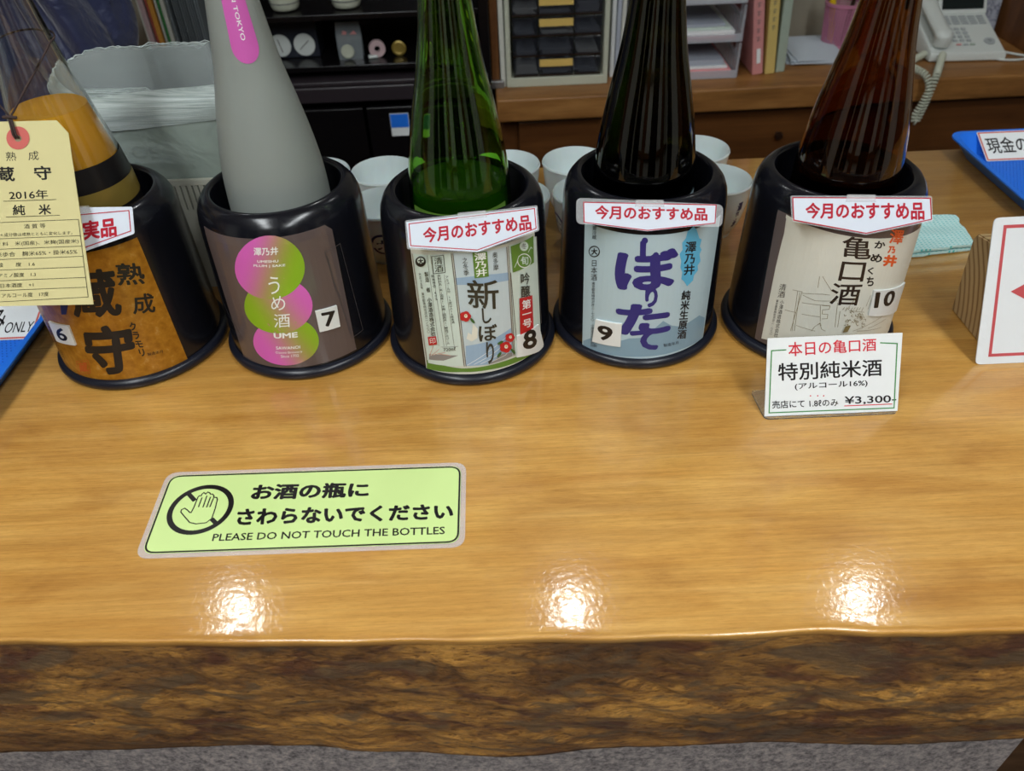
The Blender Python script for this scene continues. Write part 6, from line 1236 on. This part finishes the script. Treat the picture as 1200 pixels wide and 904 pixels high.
for s in (-1, 1):
    e_ = bmesh.new(); bmesh.ops.create_uvsphere(e_, u_segments=14, v_segments=10, radius=.0085); mesh_obj('eye', e_, 'eye_white', head, True, 180).location = (s*.029, -.098, 1.585)
    e_ = bmesh.new(); bmesh.ops.create_uvsphere(e_, u_segments=12, v_segments=8, radius=.0058); mesh_obj('iris', e_, 'hair', head, True, 180).location = (s*.029, -.1015, 1.585)
    e_ = bmesh.new(); bmesh.ops.create_uvsphere(e_, u_segments=14, v_segments=10, radius=1); [setattr(v, 'co', Vector((v.co.x*.008, v.co.y*.018, v.co.z*.030))) for v in e_.verts]; mesh_obj('ear', e_, 'skin', head, True, 180).location = (s*.077, -.01, 1.575)
e_ = bmesh.new(); bmesh.ops.create_uvsphere(e_, u_segments=16, v_segments=8, radius=1); [setattr(v, 'co', Vector((v.co.x*.024, v.co.y*.008, v.co.z*.007))) for v in e_.verts]; mesh_obj('mouth', e_, 'folder_pink', head, True, 180).location = (0, -.098, 1.522)
hr = bmesh.new(); bmesh.ops.create_uvsphere(hr, u_segments=32, v_segments=24, radius=1)
bmesh.ops.delete(hr, geom=[v for v in hr.verts if v.co.y < -.35 and v.co.z < .45 or v.co.z < -.55], context='VERTS')
for v in hr.verts: v.co = Vector((v.co.x*.086, v.co.y*.105, v.co.z*.125)); v.co += v.co*.04*noise.noise(v.co*40)
bmesh.ops.translate(hr, verts=hr.verts, vec=(0, -.008, 1.590)); mesh_obj('hair', hr, 'hair', pe, True, 180)
# jacket: lofted torso and two sleeves with gathered folds
def garment(name, cen, rx, ry, n, m_, folds, parent=pe, nz=40):
    C_ = smoothprof([tuple(c)+(a, b) for c, a, b in zip(cen, rx, ry)], nz//(len(cen)-1)); bm = bmesh.new(); rings = []
    for k, (x_, y_, z_, a_, b_) in enumerate(C_):
        r = []
        for q in range(n):
            t = 2*pi*q/n; d = folds(t, z_); r.append((x_+(a_+d)*cos(t), y_+(b_+d)*sin(t), z_))
        rings.append(r)
    loft(bm, rings); bmesh.ops.recalc_face_normals(bm, faces=bm.faces[:]); return mesh_obj(name, bm, m_, parent, True, 180)
def f_torso(t, z): return .010*sin(9*t+6*z+2*noise.noise(Vector((t, z*3, 0))))*max(0, min(1, (1.3-z)*3))+.012*noise.noise(Vector((t*2.5, z*7, 3)))
garment('jacket_torso', [(0, 0, .78), (0, .0, .95), (0, 0, 1.12), (0, 0, 1.28), (0, .01, 1.38), (0, .0, 1.44), (0, 0, 1.47)], [.205, .20, .185, .200, .195, .135, .075], [.15, .14, .13, .135, .125, .095, .068], 96, 'navy_satin', f_torso)
def f_sleeve(t, z):
    u = z-1.06                      # folds gather at the elbow and fan upward
    w_ = max(0, 1-abs(u-.05)/.22); s_ = sin(5*t+16*u*(1 if cos(t) > 0 else -1)+2.2*noise.noise(Vector((t*1.2, z*5, 1)))); return .024*w_*s_*abs(s_)**.2+.008*noise.noise(Vector((t*2, z*9, 7)))
for s in (-1, 1):
    garment('jacket_sleeve', [(s*.235, -.045, .87), (s*.238, -.03, .93), (s*.225, .0, 1.03), (s*.210, .015, 1.12), (s*.20, .015, 1.25), (s*.175, .012, 1.37), (s*.12, .012, 1.425)], [.046, .052, .078, .080, .076, .072, .05], [.044, .050, .088, .090, .082, .080, .065], 80, 'navy_satin', f_sleeve, nz=72)
    garment('trouser_leg', [(s*.105, 0, .06), (s*.11, .0, .14), (s*.11, -.01, .50), (s*.10, 0, .80), (s*.07, 0, .94)], [.052, .055, .072, .100, .11], [.060, .062, .080, .115, .12], 40, 'trousers', lambda t, z: .004*noise.noise(Vector((t*2, z*6, s))))
    sh = bmesh.new(); loft(sh, [[(s*.11+a, b, z) for a, b in outline(.085*k, .25*k, .04*k, 5, 0, -.045)] for z, k in ((0, .94), (.015, 1), (.045, .96), (.075, .66))]); bmesh.ops.recalc_face_normals(sh, faces=sh.faces[:]); mesh_obj('shoe', sh, 'shoe', pe, True, 50)
